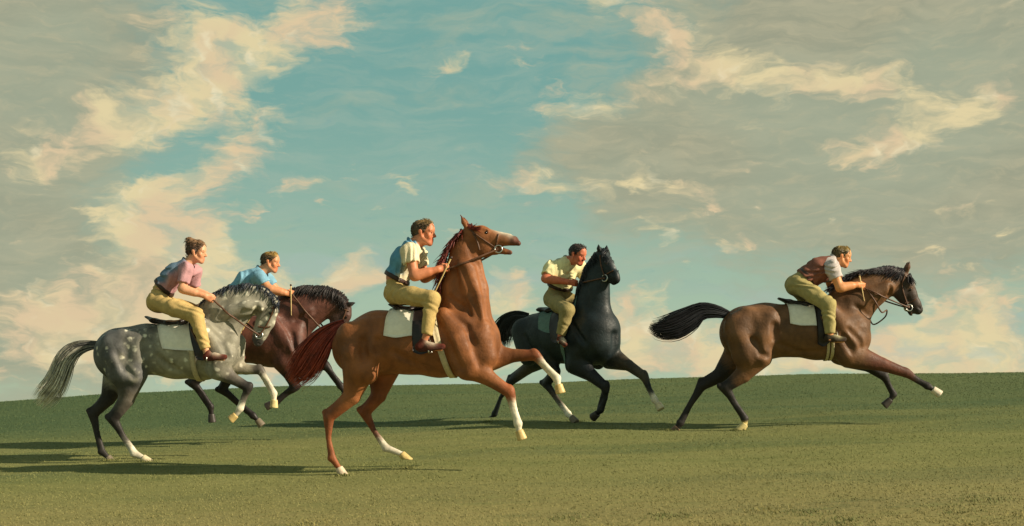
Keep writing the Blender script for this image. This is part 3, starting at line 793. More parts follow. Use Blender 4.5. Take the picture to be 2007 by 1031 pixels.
# ------------------------------------------------------------------ riders
def V3(*a): return np.array(a, float)
def person(fr, label, J, head, C, hairstyle='short', vest=None, sleeve=.75, female=False, shoe_dir=None, belt=True, voxel=.006):
    """J: joints as (px, py, l_near, l_far?, r_px). near side is -l"""
    root = fr.empty('person'); tag(root, label, 'person', 'riders on the horses')
    m = fr.m; sk = C['skin']; body = []; shirt = []; pants = []
    g = lambda k, sg=0: fr.pt(J[k][0], J[k][1], 0)
    def side(k, sg):
        key = k + ('_f' if sg > 0 and (k + '_f') in J else '')
        v = J[key]; p = fr.pt(v[0], v[1], v[2] * (1 if v[2] * sg > 0 or v[2] == 0 else -1) if key.endswith('_f') else -abs(v[2]))
        if sg > 0 and not key.endswith('_f'): p[1] = abs(v[2])
        return p, v[3] * m
    hip, wai, che, sho = (fr.pt(J[k][0], J[k][1], 0) for k in ('hip', 'waist', 'chest', 'shoulder'))
    rh, rw, rc, rs = (J[k][2] * m for k in ('hip', 'waist', 'chest', 'shoulder'))
    tw = 1.3 if female else 1.4
    def torso(inf, c1, k=.05):
        return [Prim(hip, wai, rh + inf, rw + inf, tw, k, c1), Prim(wai, che, rw + inf, rc + inf, tw, k, c1), Prim(che, sho, rc + inf, rs * .8 + inf, tw, k, c1)]
    body += torso(0, sk)
    up = (sho - wai) / np.linalg.norm(sho - wai); fwd = V3(up[2], 0, -up[0])
    # head frame
    hc = fr.pt(head['c'][0], head['c'][1], head.get('l', 0)); pit = math.radians(head.get('pitch', 0)); hy = math.radians(head.get('yaw', 0)); S = head.get('s', 1.)
    a_ = V3(math.cos(pit) * math.cos(hy), -math.cos(pit) * math.sin(hy), -math.sin(pit)); b_ = V3(math.sin(pit) * math.cos(hy), -math.sin(pit) * math.sin(hy), math.cos(pit)); l_ = np.cross(b_, a_)
    H = lambda a, l, b: hc + S * (a * a_ + l * l_ + b * b_ - .045 * b_)
    red = tuple(np.array(sk[:3]) * V3(1.02, .84, .78)); lip = tuple(np.array(sk[:3]) * V3(.85, .52, .50)); dk = tuple(np.array(sk[:3]) * .5)
    def hp(a, b, ra, rb, ls=1., k=.02, ca=sk, cb=None, sub=False, cw=1.):
        body.append(Prim(H(*a), H(*b), ra * S, rb * S, ls, k, ca, cb, sub, cw=cw))
    skull = [((-.028, 0, .050), (.030, 0, .056), .080, .072, .84)]
    for (a, b, ra, rb, ls) in skull: hp(a, b, ra, rb, ls, .03)
    hp((.040, 0, .030), (.050, 0, -.045), .054, .040, .95, .03)
    hp((-.005, 0, -.030), (.066, 0, -.082), .046, .021, 1.05, .03)
    for sg in (-1, 1):
        hp((.000, .052 * sg, -.025), (.055, .026 * sg, -.078), .016, .014, 1, .03)
        hp((.058, .042 * sg, -.008), (.062, .036 * sg, -.024), .022, .020, 1, .02, red)
        hp((.082, .012 * sg, .040), (.074, .048 * sg, .036), .012, .011, 1, .014, sk)
        hp((.097, .033 * sg, .014), (.097, .037 * sg, .014), .0095, .0095, 1, .010, None, None, True)
        e0, e1 = H(-.012, .077 * sg, .022), H(.000, .073 * sg, -.022)
        body.append(Prim(e0, e1, .020 * S, .012 * S, .42, .006, red))
        hp((.100, .011 * sg, -.020), (.092, .013 * sg, -.020), .007, .007, 1, .006, red)
    hp((.086, 0, .026), (.111, 0, -.014), .009, .0115, 1, .012, sk, red)
    hp((.089, 0, -.042), (.089, 0, -.043), .0085, .0085, 2.2, .008, lip, cw=2)
    hp((.086, 0, -.058), (.086, 0, -.059), .0085, .0085, 2.0, .008, lip, cw=2)
    hp((.100, 0, -.050), (.100, 0, -.050), .004, .004, 4.0, .005, None, None, True)
    nb = H(-.030, 0, -.045); neck0 = sho + up * rs * .5 - fwd * .01
    nr = .046 if female else .054
    body.append(Prim(nb, neck0, nr, nr * 1.15, .95, .035, sk)); body.append(Prim(H(-.015, 0, -.06), neck0 + fwd * .03, nr * .75, nr * .8, .95, .03, sk))
    # arms and hands
    cuffs = []
    for sg in (-1, 1):
        s0, r0 = side('sh', sg); el, re = side('elbow', sg); wr, rwr = side('wrist', sg); hd, _ = side('hand', sg)
        body += [Prim(s0, el, r0, re, 1, .03, sk), Prim(el, wr, re * 1.02, rwr, 1, .02, sk, red)]
        fa = (wr - el) / np.linalg.norm(wr - el)
        body.append(Prim(el + fa * .03, el + fa * .13, re * 1.12, re * .92, 1, .02, sk))
        body.append(Prim(sho * .7 + s0 * .3, s0, rs * .7, r0 * 1.1, 1, .04, sk))
        ha = (hd - wr) / (np.linalg.norm(hd - wr) + 1e-6); med = V3(0, -sg, 0); med = med - ha * (med @ ha); med /= np.linalg.norm(med); up_h = np.cross(ha, med); up_h *= 1 if up_h[2] > 0 else -1
        hs = .9 if female else 1.
        # palm, four curled fingers stacked below the thumb, thumb on top from the side of the palm
        for t_ in (-.022, 0, .022): body.append(Prim(wr + up_h * t_ * .55, wr + ha * .078 * hs + up_h * t_, .017, .016, 1, .014, sk, red))
        for i, (of, ln) in enumerate(((.031, .92), (.011, 1.0), (-.009, .95), (-.028, .78))):
            k0 = wr + ha * .082 * hs + up_h * of * hs; k1 = k0 + (ha * .026 + med * .020) * ln; k2 = k1 + (med * .026 - ha * .012) * ln; k3 = k2 + (-ha * .024 + med * .002) * ln
            for (pa, pb, q0, q1) in ((k0, k1, .0105, .0098), (k1, k2, .0098, .009), (k2, k3, .009, .0078)): body.append(Prim(pa, pb, q0, q1, 1, .003, red, sk))
        th0 = wr + ha * .022 + up_h * .022 + med * .014; th1 = th0 + ha * .034 + up_h * .018 + med * .006; th2 = th1 + ha * .030 - up_h * .002 + med * .008
        body += [Prim(th0, th1, .014, .011, 1, .008, sk), Prim(th1, th2, .0108, .0085, 1, .003, sk)]
        # sleeve
        ce = s0 + (el - s0) * sleeve; sd = (el - s0) / np.linalg.norm(el - s0)
        shirt.append(('sl', Prim(sho * .75 + s0 * .25, s0, rs * .78 + .012, r0 * 1.12 + .012, 1, .04)))
        shirt.append(('sl', Prim(s0, ce + sd * .03, r0 + .017, r0 * (1 - sleeve) + re * sleeve + .024, 1, .03, cap=[(ce, sd)])))
    # legs
    for sg in (-1, 1):
        kn, rk = side('knee', sg); an, ra = side('ankle', sg); h0 = hip.copy(); h0[1] = sg * .095
        mid = (h0 + kn) / 2; mid[1] *= 1.12
        rt = J['thigh'][0] * m
        body += [Prim(h0, mid, rt * .95, rt * .88, 1, .05, sk), Prim(mid, kn, rt * .88, rk * .9, 1, .03, sk), Prim(kn, an, rk * .88, ra * .7, 1, .03, sk)]
        calf = kn * .7 + an * .3; body.append(Prim(calf, calf * .6 + an * .4, rk * .85, ra * .9, 1, .03, sk))
        sd = (an - kn) / np.linalg.norm(an - kn)
        pants += [Prim(h0, mid, rt + .010, rt * .95 + .008, 1, .05), Prim(mid, kn, rt * .95 + .010, rk + .011, 1, .03), Prim(kn, an + sd * .03, rk + .011, ra + .009, 1, .03, cap=[(an, sd)])]
        # foot in its shoe
        toe = fr.pt(J['toe'][0], J['toe'][1], -abs(J['toe'][2])); toe[1] = sg * abs(J['toe'][2]); heel = fr.pt(J['heel'][0], J['heel'][1], -abs(J['ankle'][2])); heel[1] = sg * abs(J['ankle'][2])
        body += [Prim(an, heel * .6 + an * .4, ra * .75, .03, 1, .02, sk), Prim(heel * .75 + an * .25, toe * .9 + heel * .1, .030, .022, 1.1, .02, sk)]
        fd = (toe - heel) / np.linalg.norm(toe - heel); dn = V3(fd[2], 0, -fd[0]); dn *= 1 if dn[2] < 0 else -1; dn /= np.linalg.norm(dn)
        sole = heel + dn * .004
        cp = [(sole, dn)]
        shoe = [Prim(heel - dn * .035, heel + (toe - heel) * .45 - dn * .030, .038, .038, .95, .02, C['shoe'], cap=cp), Prim(heel + (toe - heel) * .4 - dn * .024, toe - dn * .018, .040, .026, 1.1, .02, C['shoe'], cap=cp),
                Prim(heel - dn * .04, an * .45 + (heel - dn * .04) * .55 + fd * .012, .036, .036, .9, .02, C['shoe'])]
        shoe.append(Prim(heel - dn * .0 + fd * 0., toe, .0105, .0105, 3.4, .004, C['sole']))
        lace = heel + (toe - heel) * .42 - dn * .066; shoe.append(Prim(lace, lace + fd * .045 + dn * .014, .008, .007, 2.2, .006, C['lace'], cw=2))
        v, q, c = sdf_mesh(shoe, .006); mesh_np('shoe', v, q, M['cloth'], root, c)
    # foot caps stay inside the shoes; body
    V, Q, cols = sdf_mesh(body, voxel); mesh_np('body', V, Q, M['skin'], root, cols)
    rng = random.Random(len(label))
    ph = [rng.uniform(0, 6) for _ in range(6)]
    def folds(x, y, z):
        s1 = x * up[0] + z * up[2]; s2 = x * fwd[0] + z * fwd[2]
        return (.0075 * np.sin(s1 * 52 + 9 * np.sin(s2 * 14 + y * 9 + ph[0]) + ph[1]) * (.5 + .5 * np.sin(s2 * 21 + y * 16 + ph[2]))) + .003 * np.sin(s2 * 60 + s1 * 30 + y * 40 + ph[3])
    # shirt
    wl = wai + up * J.get('hem', -.004)
    tp = torso(.014, None)
    prs = []
    for p in tp[:]:
        p.cap = [(wl, -up)]; p.k = .05; prs.append(p)
    for t_, p in shirt: prs.append(p)
    # collar
    for i in range(10):
        a0, a1 = 2 * math.pi * i / 10, 2 * math.pi * (i + 1) / 10
        cc = neck0 + up * .018
        f = lambda a: cc + fwd * math.cos(a) * nr * 1.22 + V3(0, math.sin(a) * nr * 1.2, 0) - up * .012 * math.cos(a)
        prs.append(Prim(f(a0), f(a1), .012, .012, 1, .012))
    V, Q, _ = sdf_mesh(prs, .0075, folds)
    s1 = V[:, 0] * up[0] + V[:, 2] * up[2] - (sho[0] * up[0] + sho[2] * up[2]); s2 = (V[:, 0] - che[0]) * fwd[0] + (V[:, 2] - che[2]) * fwd[2]
    cols = np.tile(np.array(C['shirt'][:3]), (len(V), 1))
    if 'shirt_shade' in C:  # bluish shade of the rear side, painted into the shirt colour
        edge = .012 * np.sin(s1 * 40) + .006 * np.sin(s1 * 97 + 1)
        k = 1 / (1 + np.exp((s2 - C.get('shade_at', .0) + edge) / .012)); k = k[:, None]
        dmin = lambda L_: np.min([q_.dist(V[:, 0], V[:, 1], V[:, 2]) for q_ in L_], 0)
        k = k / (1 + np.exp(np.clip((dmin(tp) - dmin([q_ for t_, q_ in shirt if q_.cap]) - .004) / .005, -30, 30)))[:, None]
        cols = cols * (1 - k) + np.array(C['shirt_shade'][:3]) * k
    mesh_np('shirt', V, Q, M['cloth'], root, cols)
    if vest:
        vp = torso(.022, None)
        for p in vp: p.cap = [(wl - up * .02, -up), (sho + up * rs * .55, up)]
        for sg in (-1, 1):
            s0, r0 = side('sh', sg); vp.append(Prim(s0, s0 + (el * 0), r0 * 1.25, r0 * 1.25, 1, .02, sub=True)) if False else None
        v, q, _ = sdf_mesh(vp, .0075, folds); mesh_np('vest', v, q, M['cloth'], root, np.tile(np.array(vest[:3]), (len(v), 1)))
    # trousers
    pp = [Prim(hip, wai, rh + .012, rw + .010, tw, .05, cap=[(wai + up * .012, up)])] + pants
    pf = lambda x, y, z: .006 * np.sin(x * 48 + z * 38 + 6 * np.sin(z * 17 + y * 8 + ph[4])) * (.5 + .5 * np.sin(z * 23 + x * 9 + ph[5]))
    v, q, _ = sdf_mesh(pp, .0075, pf); mesh_np('trousers', v, q, M['cloth'], root, np.tile(np.array(C['trousers'][:3]), (len(v), 1)))
    if belt:
        wp = wai - up * .004
        bp = [Prim(hip, wai, rh + .027, rw + .027, tw, .03, cap=[(wp + up * .014, up), (wp - up * .014, -up)]), Prim(wai, che, rw + .027, rw + .027, tw, .03, cap=[(wp + up * .014, up), (wp - up * .014, -up)])]
        v, q, _ = sdf_mesh(bp, .0075); mesh_np('belt', v, q, M['leather'], root)
    # hair
    hr = []
    for (a, b, ra, rb, ls) in skull: hr.append(Prim(H(*a), H(*b), (ra + .003) * S, (rb + .003) * S, ls * 1.02, .02))
    hr.append(Prim(H(-.052, 0, .01), H(-.058, 0, -.035), .052 * S, .030 * S, 1., .02))
    nf = a_ * .80 - b_ * .60; nf /= np.linalg.norm(nf)
    cut = [(H(.046, 0, .052), nf)] if hairstyle != 'up' else [(H(.052, 0, .050), nf)]
    for p in hr: p.cap = cut
    if hairstyle == 'up':
        hr += [Prim(H(-.070, 0, .120), H(-.085, 0, .140), .040 * S, .034 * S, 1.1, .025), Prim(H(-.02, .0, .12), H(-.06, 0, .13), .03 * S, .03 * S, 1.6, .02)]
        for sg in (-1, 1): hr.append(Prim(H(-.012, .064 * sg, .03), H(.006, .060 * sg, .0), .024 * S, .018 * S, .7, .02))
        hr.append(Prim(H(.058, 0, .098), H(.03, 0, .118), .022 * S, .022 * S, 2.2, .02))
    hf = lambda x, y, z: .0028 * np.sin(x * 160 + z * 95 + 5 * np.sin(y * 60)) + (.002 * np.sin(z * 210 + y * 120) if hairstyle == 'up' else 0)
    v, q, _ = sdf_mesh(hr, .006, hf)
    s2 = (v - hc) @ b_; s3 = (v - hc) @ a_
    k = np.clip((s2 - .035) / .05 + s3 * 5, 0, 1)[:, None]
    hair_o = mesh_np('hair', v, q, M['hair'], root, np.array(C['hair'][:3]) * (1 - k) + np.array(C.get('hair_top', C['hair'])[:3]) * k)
    # loose strands combed back over the moulded mass
    rs_ = np.random.default_rng(7); pk = rs_.choice(len(v), 420); ctr = H(0, 0, .05); SP, SR, SC = [], [], []
    for i in pk:
        n_ = v[i] - ctr; n_ /= np.linalg.norm(n_); dr = -a_ * .8 - b_ * .45 + rs_.normal(0, .3, 3); dr -= n_ * (dr @ n_); dr /= np.linalg.norm(dr) + 1e-6
        ln_ = rs_.uniform(.025, .05); SP.append(np.array([v[i] - n_ * .002, v[i] + dr * ln_ * .5 + n_ * .004, v[i] + dr * ln_ + n_ * rs_.uniform(-.004, .006)]))
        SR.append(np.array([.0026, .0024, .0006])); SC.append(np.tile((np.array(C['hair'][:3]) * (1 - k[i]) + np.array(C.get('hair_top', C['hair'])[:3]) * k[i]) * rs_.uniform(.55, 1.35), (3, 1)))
    V_, Q_ = tubes(SP, SR, 4); mesh_np('hair_strands', V_, Q_, M['hair'], hair_o, np.concatenate([np.repeat(c, 4, 0) for c in SC]))
    for sg in (-1, 1):
        e = H(.0795, .034 * sg, .014); v, q, _ = sdf_mesh([Prim(e, e, .0095 * S, .0095 * S)], .004); mesh_np('eye', v, q, M['eye'], root)
        b0, b1 = H(.096, .016 * sg, .036), H(.084, .050 * sg, .038); v, q, c = sdf_mesh([Prim(b0, b1, .0052, .004, 1, .01, C['hair'])], .004); mesh_np('eyebrow', v, q, M['hair'], root, c)
    return root

def stick(fr, label, a, b, l):
    A, B = fr.pt(a[0], a[1], l), fr.pt(b[0], b[1], l)
    root = fr.empty('riding_stick'); tag(root, label, 'riding stick', 'riding sticks')
    n = 12; P_ = np.array([A + (B - A) * t for t in np.linspace(0, 1, n)]); V, Q = tubes([P_], [np.linspace(.008, .0045, n)], 6)
    mesh_np('shaft', V, Q, M['stick'], root)
    P2 = np.array([A + (B - A) * t for t in np.linspace(-.02, .05, 5)]); V, Q = tubes([P2], [np.array([.006, .012, .013, .012, .007])], 6)
    mesh_np('knob', V, Q, M['leather'], root)

#==HORSES==
def shade(c, k): return tuple(x * k for x in c[:3]) + (1,)
SOCK = lin(224, 214, 192); AMBER = lin(204, 176, 116); HORN = lin(120, 108, 92); DHORN = lin(58, 52, 48)

# ================================================================== chestnut, fresh, front legs lifted
cb = lin(132, 81, 46); cd = lin(112, 56, 34); cr = lin(134, 76, 44)
H1 = Horse('chestnut', 'bright chestnut horse with head thrown high, mouth open and white lower legs', 800, 13.0, 10, M['coat'], dict(body=cb, dark=cd))
H1.torso([(704, 682, 54), (742, 671, 61), (800, 670, 62), (862, 672, 66), (905, 668, 66)], .86)
H1.ch([(925, 690, 0, 52), (935, 668, 0, 46)], .95, .06)
H1.neck([(914, 650, 60), (913, 610, 47), (913, 570, 43), (910, 530, 36), (911, 494, 28), (922, 464, 19)], .54, .05)
H1.ch([(848, 598, 0, 16), (868, 580, 0, 18)], .6, .06)
# muscles
H1.pair([(868, 618, 14), (920, 690, 20)], .20, .7, .05); H1.pair([(895, 668, 24), (915, 722, 22)], .205, .6, .04); H1.pair([(948, 668, 22), (952, 698, 20)], .14, .8, .04)
H1.pair([(688, 660, 30), (706, 722, 30)], .17, .7, .05); H1.pair([(722, 650, 24), (748, 640, 16)], .17, .7, .05)
H1.pair([(905, 520, 12), (925, 590, 15), (938, 650, 16)], .105, .7, .04)
for sg in (-1, 1):
    H1.ch_uv([(712, 690, 5), (724, 730, 4)], sg * .268, .268, .7, .03, None, sub=True); H1.ch_uv([(744, 664, 8), (746, 680, 8)], sg * .29, .29, .6, .04, None, sub=True)
    H1.ch_uv([(880, 640, 5), (905, 690, 4)], sg * .272, .27, .6, .03, None, sub=True); H1.ch_uv([(900, 560, 5), (925, 622, 4)], sg * .148, .148, .6, .025, None, sub=True)
legc = [cb, cb, cr, cd, cd, cd]
H1.leg([(704, 722, 34), (690, 776, 19), (645, 818, 11), (644, 860, 7.2), (651, 898, 8.2), (664, 917, 6.6)], -.15, -.13, (671, 930), [cb, cb, cr, cr, cr, cr], lin(206, 186, 160), True)
H1.leg([(752, 726, 32), (742, 775, 17), (716, 808, 11), (733, 844, 7), (757, 878, 8), (787, 890, 6.5)], .15, .13, (796, 900), [cr, cr, cr, cd, SOCK, SOCK], AMBER, True)
H1.leg([(925, 716, 30), (962, 744, 15.5), (998, 768, 11.5), (1009, 803, 7.3), (1016, 830, 8.2), (1017, 844, 6.6)], -.17, -.13, (1023, 862), [cb, cb, cr, SOCK, SOCK, SOCK], AMBER, False, flat=False)
H1.leg([(955, 700, 30), (1008, 697, 14), (1048, 696, 11), (1071, 718, 7.2), (1092, 741, 8), (1094, 754, 6.6)], .14, .10, (1098, 771), [cb, cb, cr, SOCK, SOCK, SOCK], AMBER, False, flat=False)
# head
mz = lin(86, 52, 40)
H1.head([(922, 461, 18), (943, 463, 20), (967, 468, 14.5), (990, 470, 10.5), (1007, 472, 10, mz)], None, .70)
H1.ch([(946, 481, 0, 23)], .56, .025)
H1.ch([(950, 490, 0, 14), (970, 490, 0, 9), (988, 492, 0, 6), (1000, 495, 0, 5, mz)], .7, .02)
H1.ch([(1016, 477, 0, 5.5, mz)], 1.0, .012)
H1.ch([(988, 485, 0, 1.2), (1004, 486, 0, 2.6), (1020, 488, 0, 3.4)], 6., .008, sub=True)
H1.ch([(938, 446, 0, 1.0, cb), (1000, 462, 0, 4.0, lin(228, 220, 200))], .9, .01, cw=1.5)
H1.nostril(1014, 470, 3.0)
H1.ear((916, 448), (905, 422), 5.2, .04, .015)
H1.eye(953, 456, 3.6)
H1.muscle([(705, 645), (690, 690), (702, 728)], 13, .02); H1.muscle([(741, 660), (728, 690), (722, 735)], 12, .02); H1.muscle([(870, 622), (895, 660), (918, 700)], 12, .018); H1.muscle([(892, 668), (900, 705)], 14, .02)
H1.muscle([(940, 660), (955, 700)], 12, .02); H1.muscle([(918, 520), (934, 580), (946, 640)], 10, .016); H1.muscle([(880, 560), (890, 600)], 12, .014)
H1.groove([(712, 670), (713, 690), (718, 704)], 5, .012); H1.groove([(741, 668), (741, 690)], 6, .012)
H1.groove([(883, 610), (915, 640), (926, 676)], 4, .018); H1.groove([(860, 636), (880, 675), (902, 722)], 4, .013); H1.groove([(905, 528), (922, 575), (938, 622)], 4, .014); H1.groove([(918, 482), (930, 512)], 4, .014); H1.groove([(881, 582), (907, 602)], 4, .014)
H1.groove([(938, 520), (950, 570), (956, 622)], 4, .018); H1.groove([(892, 530), (898, 575)], 4, .010); H1.groove([(770, 690), (830, 722)], 5, .008); H1.groove([(930, 690), (940, 716)], 4, .012)
H1.finish()
H1.tail([(676, 632, 6), (655, 645, 12), (632, 667, 19), (611, 697, 24), (592, 727, 24), (568, 752, 16)], lin(124, 44, 32), lin(164, 72, 50), 190, 3, .8)
H1.mane([(908, 446), (893, 462), (880, 488), (874, 512), (869, 540), (863, 574)], [(-10, 10), (-16, 20), (-20, 24), (-20, 26), (-14, 30), (-8, 24)], lin(112, 40, 30), lin(80, 28, 24), 150, 4, (.6, 1.15), 0)
H1.mane([(916, 444), (924, 443)], [(22, -4), (18, 2)], lin(128, 52, 36), lin(96, 34, 26), 26, 5, (.6, 1.1), 0, name='forelock')

# ================================================================== dapple grey
gb = lin(138, 134, 120); gd = lin(46, 42, 40); gl = lin(168, 160, 140); gx = lin(92, 86, 78)
H2 = Horse('grey', 'dapple grey horse with arched neck, tucked head and pale tipped tail', 320, 14.66, 4, M['coat_grey'], dict(body=gb, dark=gd))
gz_ = lin(92, 92, 92)
H2.torso([(236, 694, 52, gz_), (288, 684, 48, lin(116, 114, 106)), (345, 689, 52, lin(146, 140, 122)), (398, 690, 53, lin(150, 144, 124)), (422, 680, 48, gb)], .9)
H2.ch([(424, 672, 0, 44), (432, 690, 0, 36)], .98, .06)
H2.neck([(420, 652, 48), (438, 618, 44), (458, 602, 38), (484, 589, 29), (509, 588, 23), (526, 596, 17)], .55, .05)
H2.ch([(378, 632, 0, 14), (398, 612, 0, 16)], .6, .06)
H2.pair([(392, 636, 13), (440, 694, 18)], .20, .7, .05); H2.pair([(420, 680, 20), (430, 722, 19)], .19, .6, .04); H2.pair([(452, 670, 18), (450, 692, 17)], .12, .8, .04)
H2.pair([(222, 680, 28), (236, 728, 28)], .17, .7, .05, gz_); H2.pair([(262, 668, 22), (288, 656, 14)], .17, .7, .05, lin(104, 102, 98)); H2.pair([(446, 616, 12), (480, 606, 9), (505, 603, 8)], .115, .6, .04)
for sg in (-1, 1):
    H2.ch_uv([(240, 700, 5), (262, 742, 4)], sg * .27, .27, .7, .03, None, sub=True); H2.ch_uv([(284, 672, 7), (286, 688, 7)], sg * .275, .275, .6, .04, None, sub=True)
    H2.ch_uv([(398, 660, 4), (412, 704, 4)], sg * .272, .27, .6, .03, None, sub=True)
H2.leg([(257, 734, 32), (248, 782, 17.5), (222, 821, 10.5), (241, 853, 7), (264, 889, 7.8), (280, 897, 6.2)], -.15, -.12, (292, 907), [gz_, gx, gd, gd, SOCK, SOCK], lin(206, 192, 160), True)
H2.leg([(232, 736, 32), (212, 780, 16.5), (183, 812, 10), (191, 848, 6.8), (200, 885, 7.5), (211, 896, 6)], .15, .12, (219, 907), [gb, gd, gd, gd, gd, gd], HORN, True)
H2.leg([(428, 722, 24), (456, 742, 12.5), (486, 759, 9.5), (480, 780, 6.4), (471, 801, 7), (462, 813, 5.6)], -.17, -.14, (451, 822), [gb, gx, gd, gx, SOCK, SOCK], AMBER, False, flat=False)
H2.leg([(442, 712, 24), (482, 724, 11.5), (509, 725, 9.2), (525, 747, 6.4), (537, 771, 7), (537, 784, 5.6)], .15, .12, (536, 799), [gb, gl, gx, SOCK, SOCK, SOCK], lin(214, 196, 140), False, flat=False)
gm = lin(70, 66, 64)
H2.head([(527, 594, 15), (531, 610, 13.5), (526, 632, 12), (515, 654, 10), (506, 670, 9.5, gm)], None, .72)
H2.ch([(515, 616, 0, 17)], .62, .03); H2.ch([(512, 626, 0, 11), (504, 646, 0, 7), (499, 664, 0, 5.5, gm)], .8, .02)
H2.nostril(508, 674, 2.6)
H2.ear((534, 596), (548, 590), 4.4, .04, .015, gd); H2.eye(529, 614, 3.2)
H2.muscle([(236, 660), (222, 700), (238, 735)], 12, .02); H2.muscle([(276, 670), (266, 700), (262, 740)], 11, .02); H2.muscle([(396, 640), (418, 675), (440, 702)], 11, .018); H2.muscle([(418, 690), (424, 718)], 12, .018)
H2.muscle([(450, 612), (482, 602), (506, 600)], 8, .014)
H2.groove([(228, 690), (244, 722), (262, 738)], 4, .016); H2.groove([(280, 672), (282, 694)], 6, .012); H2.groove([(404, 636), (436, 668), (446, 700)], 4, .016); H2.groove([(384, 660), (404, 700)], 4, .012); H2.groove([(446, 632), (478, 612), (502, 612)], 3.5, .014)
H2.groove([(505, 603), (500, 620)], 3.5, .014); H2.groove([(310, 700), (350, 728)], 5, .008)
H2.finish()
H2.tail([(202, 676, 5), (174, 677, 8), (147, 685, 13), (127, 706, 16), (115, 736, 17), (98, 768, 20), (72, 796, 15)], lin(40, 40, 46), lin(250, 244, 224), 190, 6, .8, ex=1.7)
H2.mane([(384, 606), (412, 578), (443, 564), (477, 556), (509, 559), (530, 574), (541, 594)], [(-10, 12), (-14, 12), (-14, 14), (-8, 16), (0, 16), (4, 16), (4, 20)], lin(36, 42, 54), lin(58, 62, 72), 170, 7, (.5, 1.0), .35)

# ================================================================== dark bay half hidden behind the grey
bb = lin(90, 54, 44); bd = lin(32, 25, 25)
H3 = Horse('bay', 'dark reddish bay horse with arched neck galloping half hidden behind the grey', 490, 16.1, 4, M['coat_dark'], dict(body=bb, dark=bd))
H3.torso([(386, 682, 46), (430, 676, 42), (480, 664, 45), (530, 668, 50), (552, 668, 47)], .88)
H3.ch([(556, 676, 0, 44), (560, 660, 0, 42)], .95, .06)
H3.neck([(552, 648, 48), (578, 616, 46), (604, 602, 38), (634, 594, 29), (656, 596, 22), (672, 606, 17)], .55, .07)
H3.pair([(530, 626, 12), (570, 680, 18)], .20, .7, .05); H3.pair([(545, 668, 20), (555, 706, 18)], .19, .6, .04); H3.pair([(580, 656, 17), (578, 682, 17)], .12, .8, .04); H3.pair([(575, 612, 12), (606, 612, 10)], .125, .6, .04)
for sg in (-1, 1): H3.ch_uv([(548, 640, 4), (566, 694, 4)], sg * .272, .27, .6, .03, None, sub=True)
dl = [bb, bd, bd, bd, bd, bd]
H3.leg([(408, 706, 26), (398, 732, 14), (378, 750, 9.5), (397, 770, 6.2), (413, 797, 6.8), (414, 812, 5.4)], -.14, -.11, (415, 828), dl, DHORN, True, flat=False)
H3.leg([(440, 712, 26), (446, 742, 13), (436, 763, 9), (468, 789, 6.2), (496, 814, 6.8), (504, 823, 5.4)], .14, .11, (513, 835), dl, HORN, True, flat=False)
H3.leg([(560, 712, 24), (570, 738, 13), (578, 758, 9.5), (560, 774, 6.2), (543, 787, 6.8), (533, 791, 5.4)], -.15, -.12, (521, 797), dl, DHORN, False, flat=False)
H3.leg([(575, 702, 24), (608, 714, 12.5), (638, 717, 9.5), (652, 733, 6.2), (668, 756, 6.8), (674, 768, 5.4)], .14, .11, (681, 782), dl, DHORN, False, flat=False)
H3.head([(672, 604, 15), (675, 618, 13), (666, 640, 12), (655, 660, 10), (648, 676, 9, bd)], None, .72, col=lin(64, 44, 38))
H3.ch([(660, 622, 0, 15)], .62, .03, lin(64, 44, 38)); H3.ch([(655, 634, 0, 9), (648, 652, 0, 7), (641, 668, 0, 5, bd)], .8, .02)
H3.ear((678, 600), (697, 592), 4.0, .035, .01, bd); H3.eye(678, 622, 2.8)
H3.muscle([(536, 628), (556, 664), (574, 694)], 11, .018); H3.muscle([(582, 640), (580, 680)], 10, .016); H3.groove([(548, 622), (572, 656), (580, 690)], 4, .016); H3.groove([(580, 628), (612, 612)], 4, .014)
H3.finish()
H3.tail([(348, 672, 4), (332, 676, 6), (318, 684, 7), (308, 694, 5)], bd, bd, 60, 8)
H3.mane([(572, 572), (600, 565), (628, 564), (652, 571), (672, 590)], [(-18, 16), (-18, 16), (-12, 18), (-2, 18), (4, 14)], lin(30, 24, 26), lin(44, 34, 32), 140, 9, (.5, 1.05), 0)

# ================================================================== black, trotting towards the viewer
kb = lin(23, 34, 38); kd = lin(16, 20, 24); kt = lin(62, 54, 42)
H4 = Horse('black', 'black horse trotting half turned to the viewer behind the chestnut', 1110, 17.2, 46, M['coat_dark'], dict(body=kb, dark=kd))
H4.torso([(1054, 660, 47), (1078, 658, 49), (1104, 660, 51), (1138, 662, 52), (1160, 662, 50)], .9)
H4.ch([(1170, 668, 0, 46), (1172, 648, 0, 44)], .98, .06)
H4.neck([(1160, 648, 50), (1160, 614, 42), (1164, 576, 34), (1170, 542, 28), (1178, 512, 20)], .62, .07)
H4.pair([(1098, 626, 13), (1132, 690, 18)], .19, .7, .05); H4.pair([(1120, 676, 20), (1130, 706, 18)], .19, .6, .04); H4.pair([(1160, 664, 19), (1158, 690, 18)], .12, .9, .035)
H4.pair([(1024, 650, 26), (1036, 694, 24)], .17, .7, .05)
for sg in (-1, 1): H4.ch_uv([(1108, 640, 5), (1126, 694, 4)], sg * .27, .27, .6, .03, None, sub=True)
H4.ch([(1205, 656, 0, 5), (1205, 690, 0, 5)], 1., .06, sub=True)
kl = [kb, kd, kd, kd, kd, kd]
H4.leg([(1072, 700, 26), (1088, 728, 13), (1071, 752, 9), (1092, 781, 6.2), (1114, 811, 6.8), (1120, 818, 5.4)], -.14, -.10, (1129, 829), [kb, kd, kd, kt, SOCK, SOCK], HORN, True, flat=False)
H4.leg([(1058, 700, 26), (1034, 722, 14), (1000, 749, 9), (981, 780, 6.2), (970, 811, 6.6), (964, 819, 5.4)], .13, .10, (957, 828), [kb, kt, kd, kd, kd, kd], DHORN, True, flat=False)
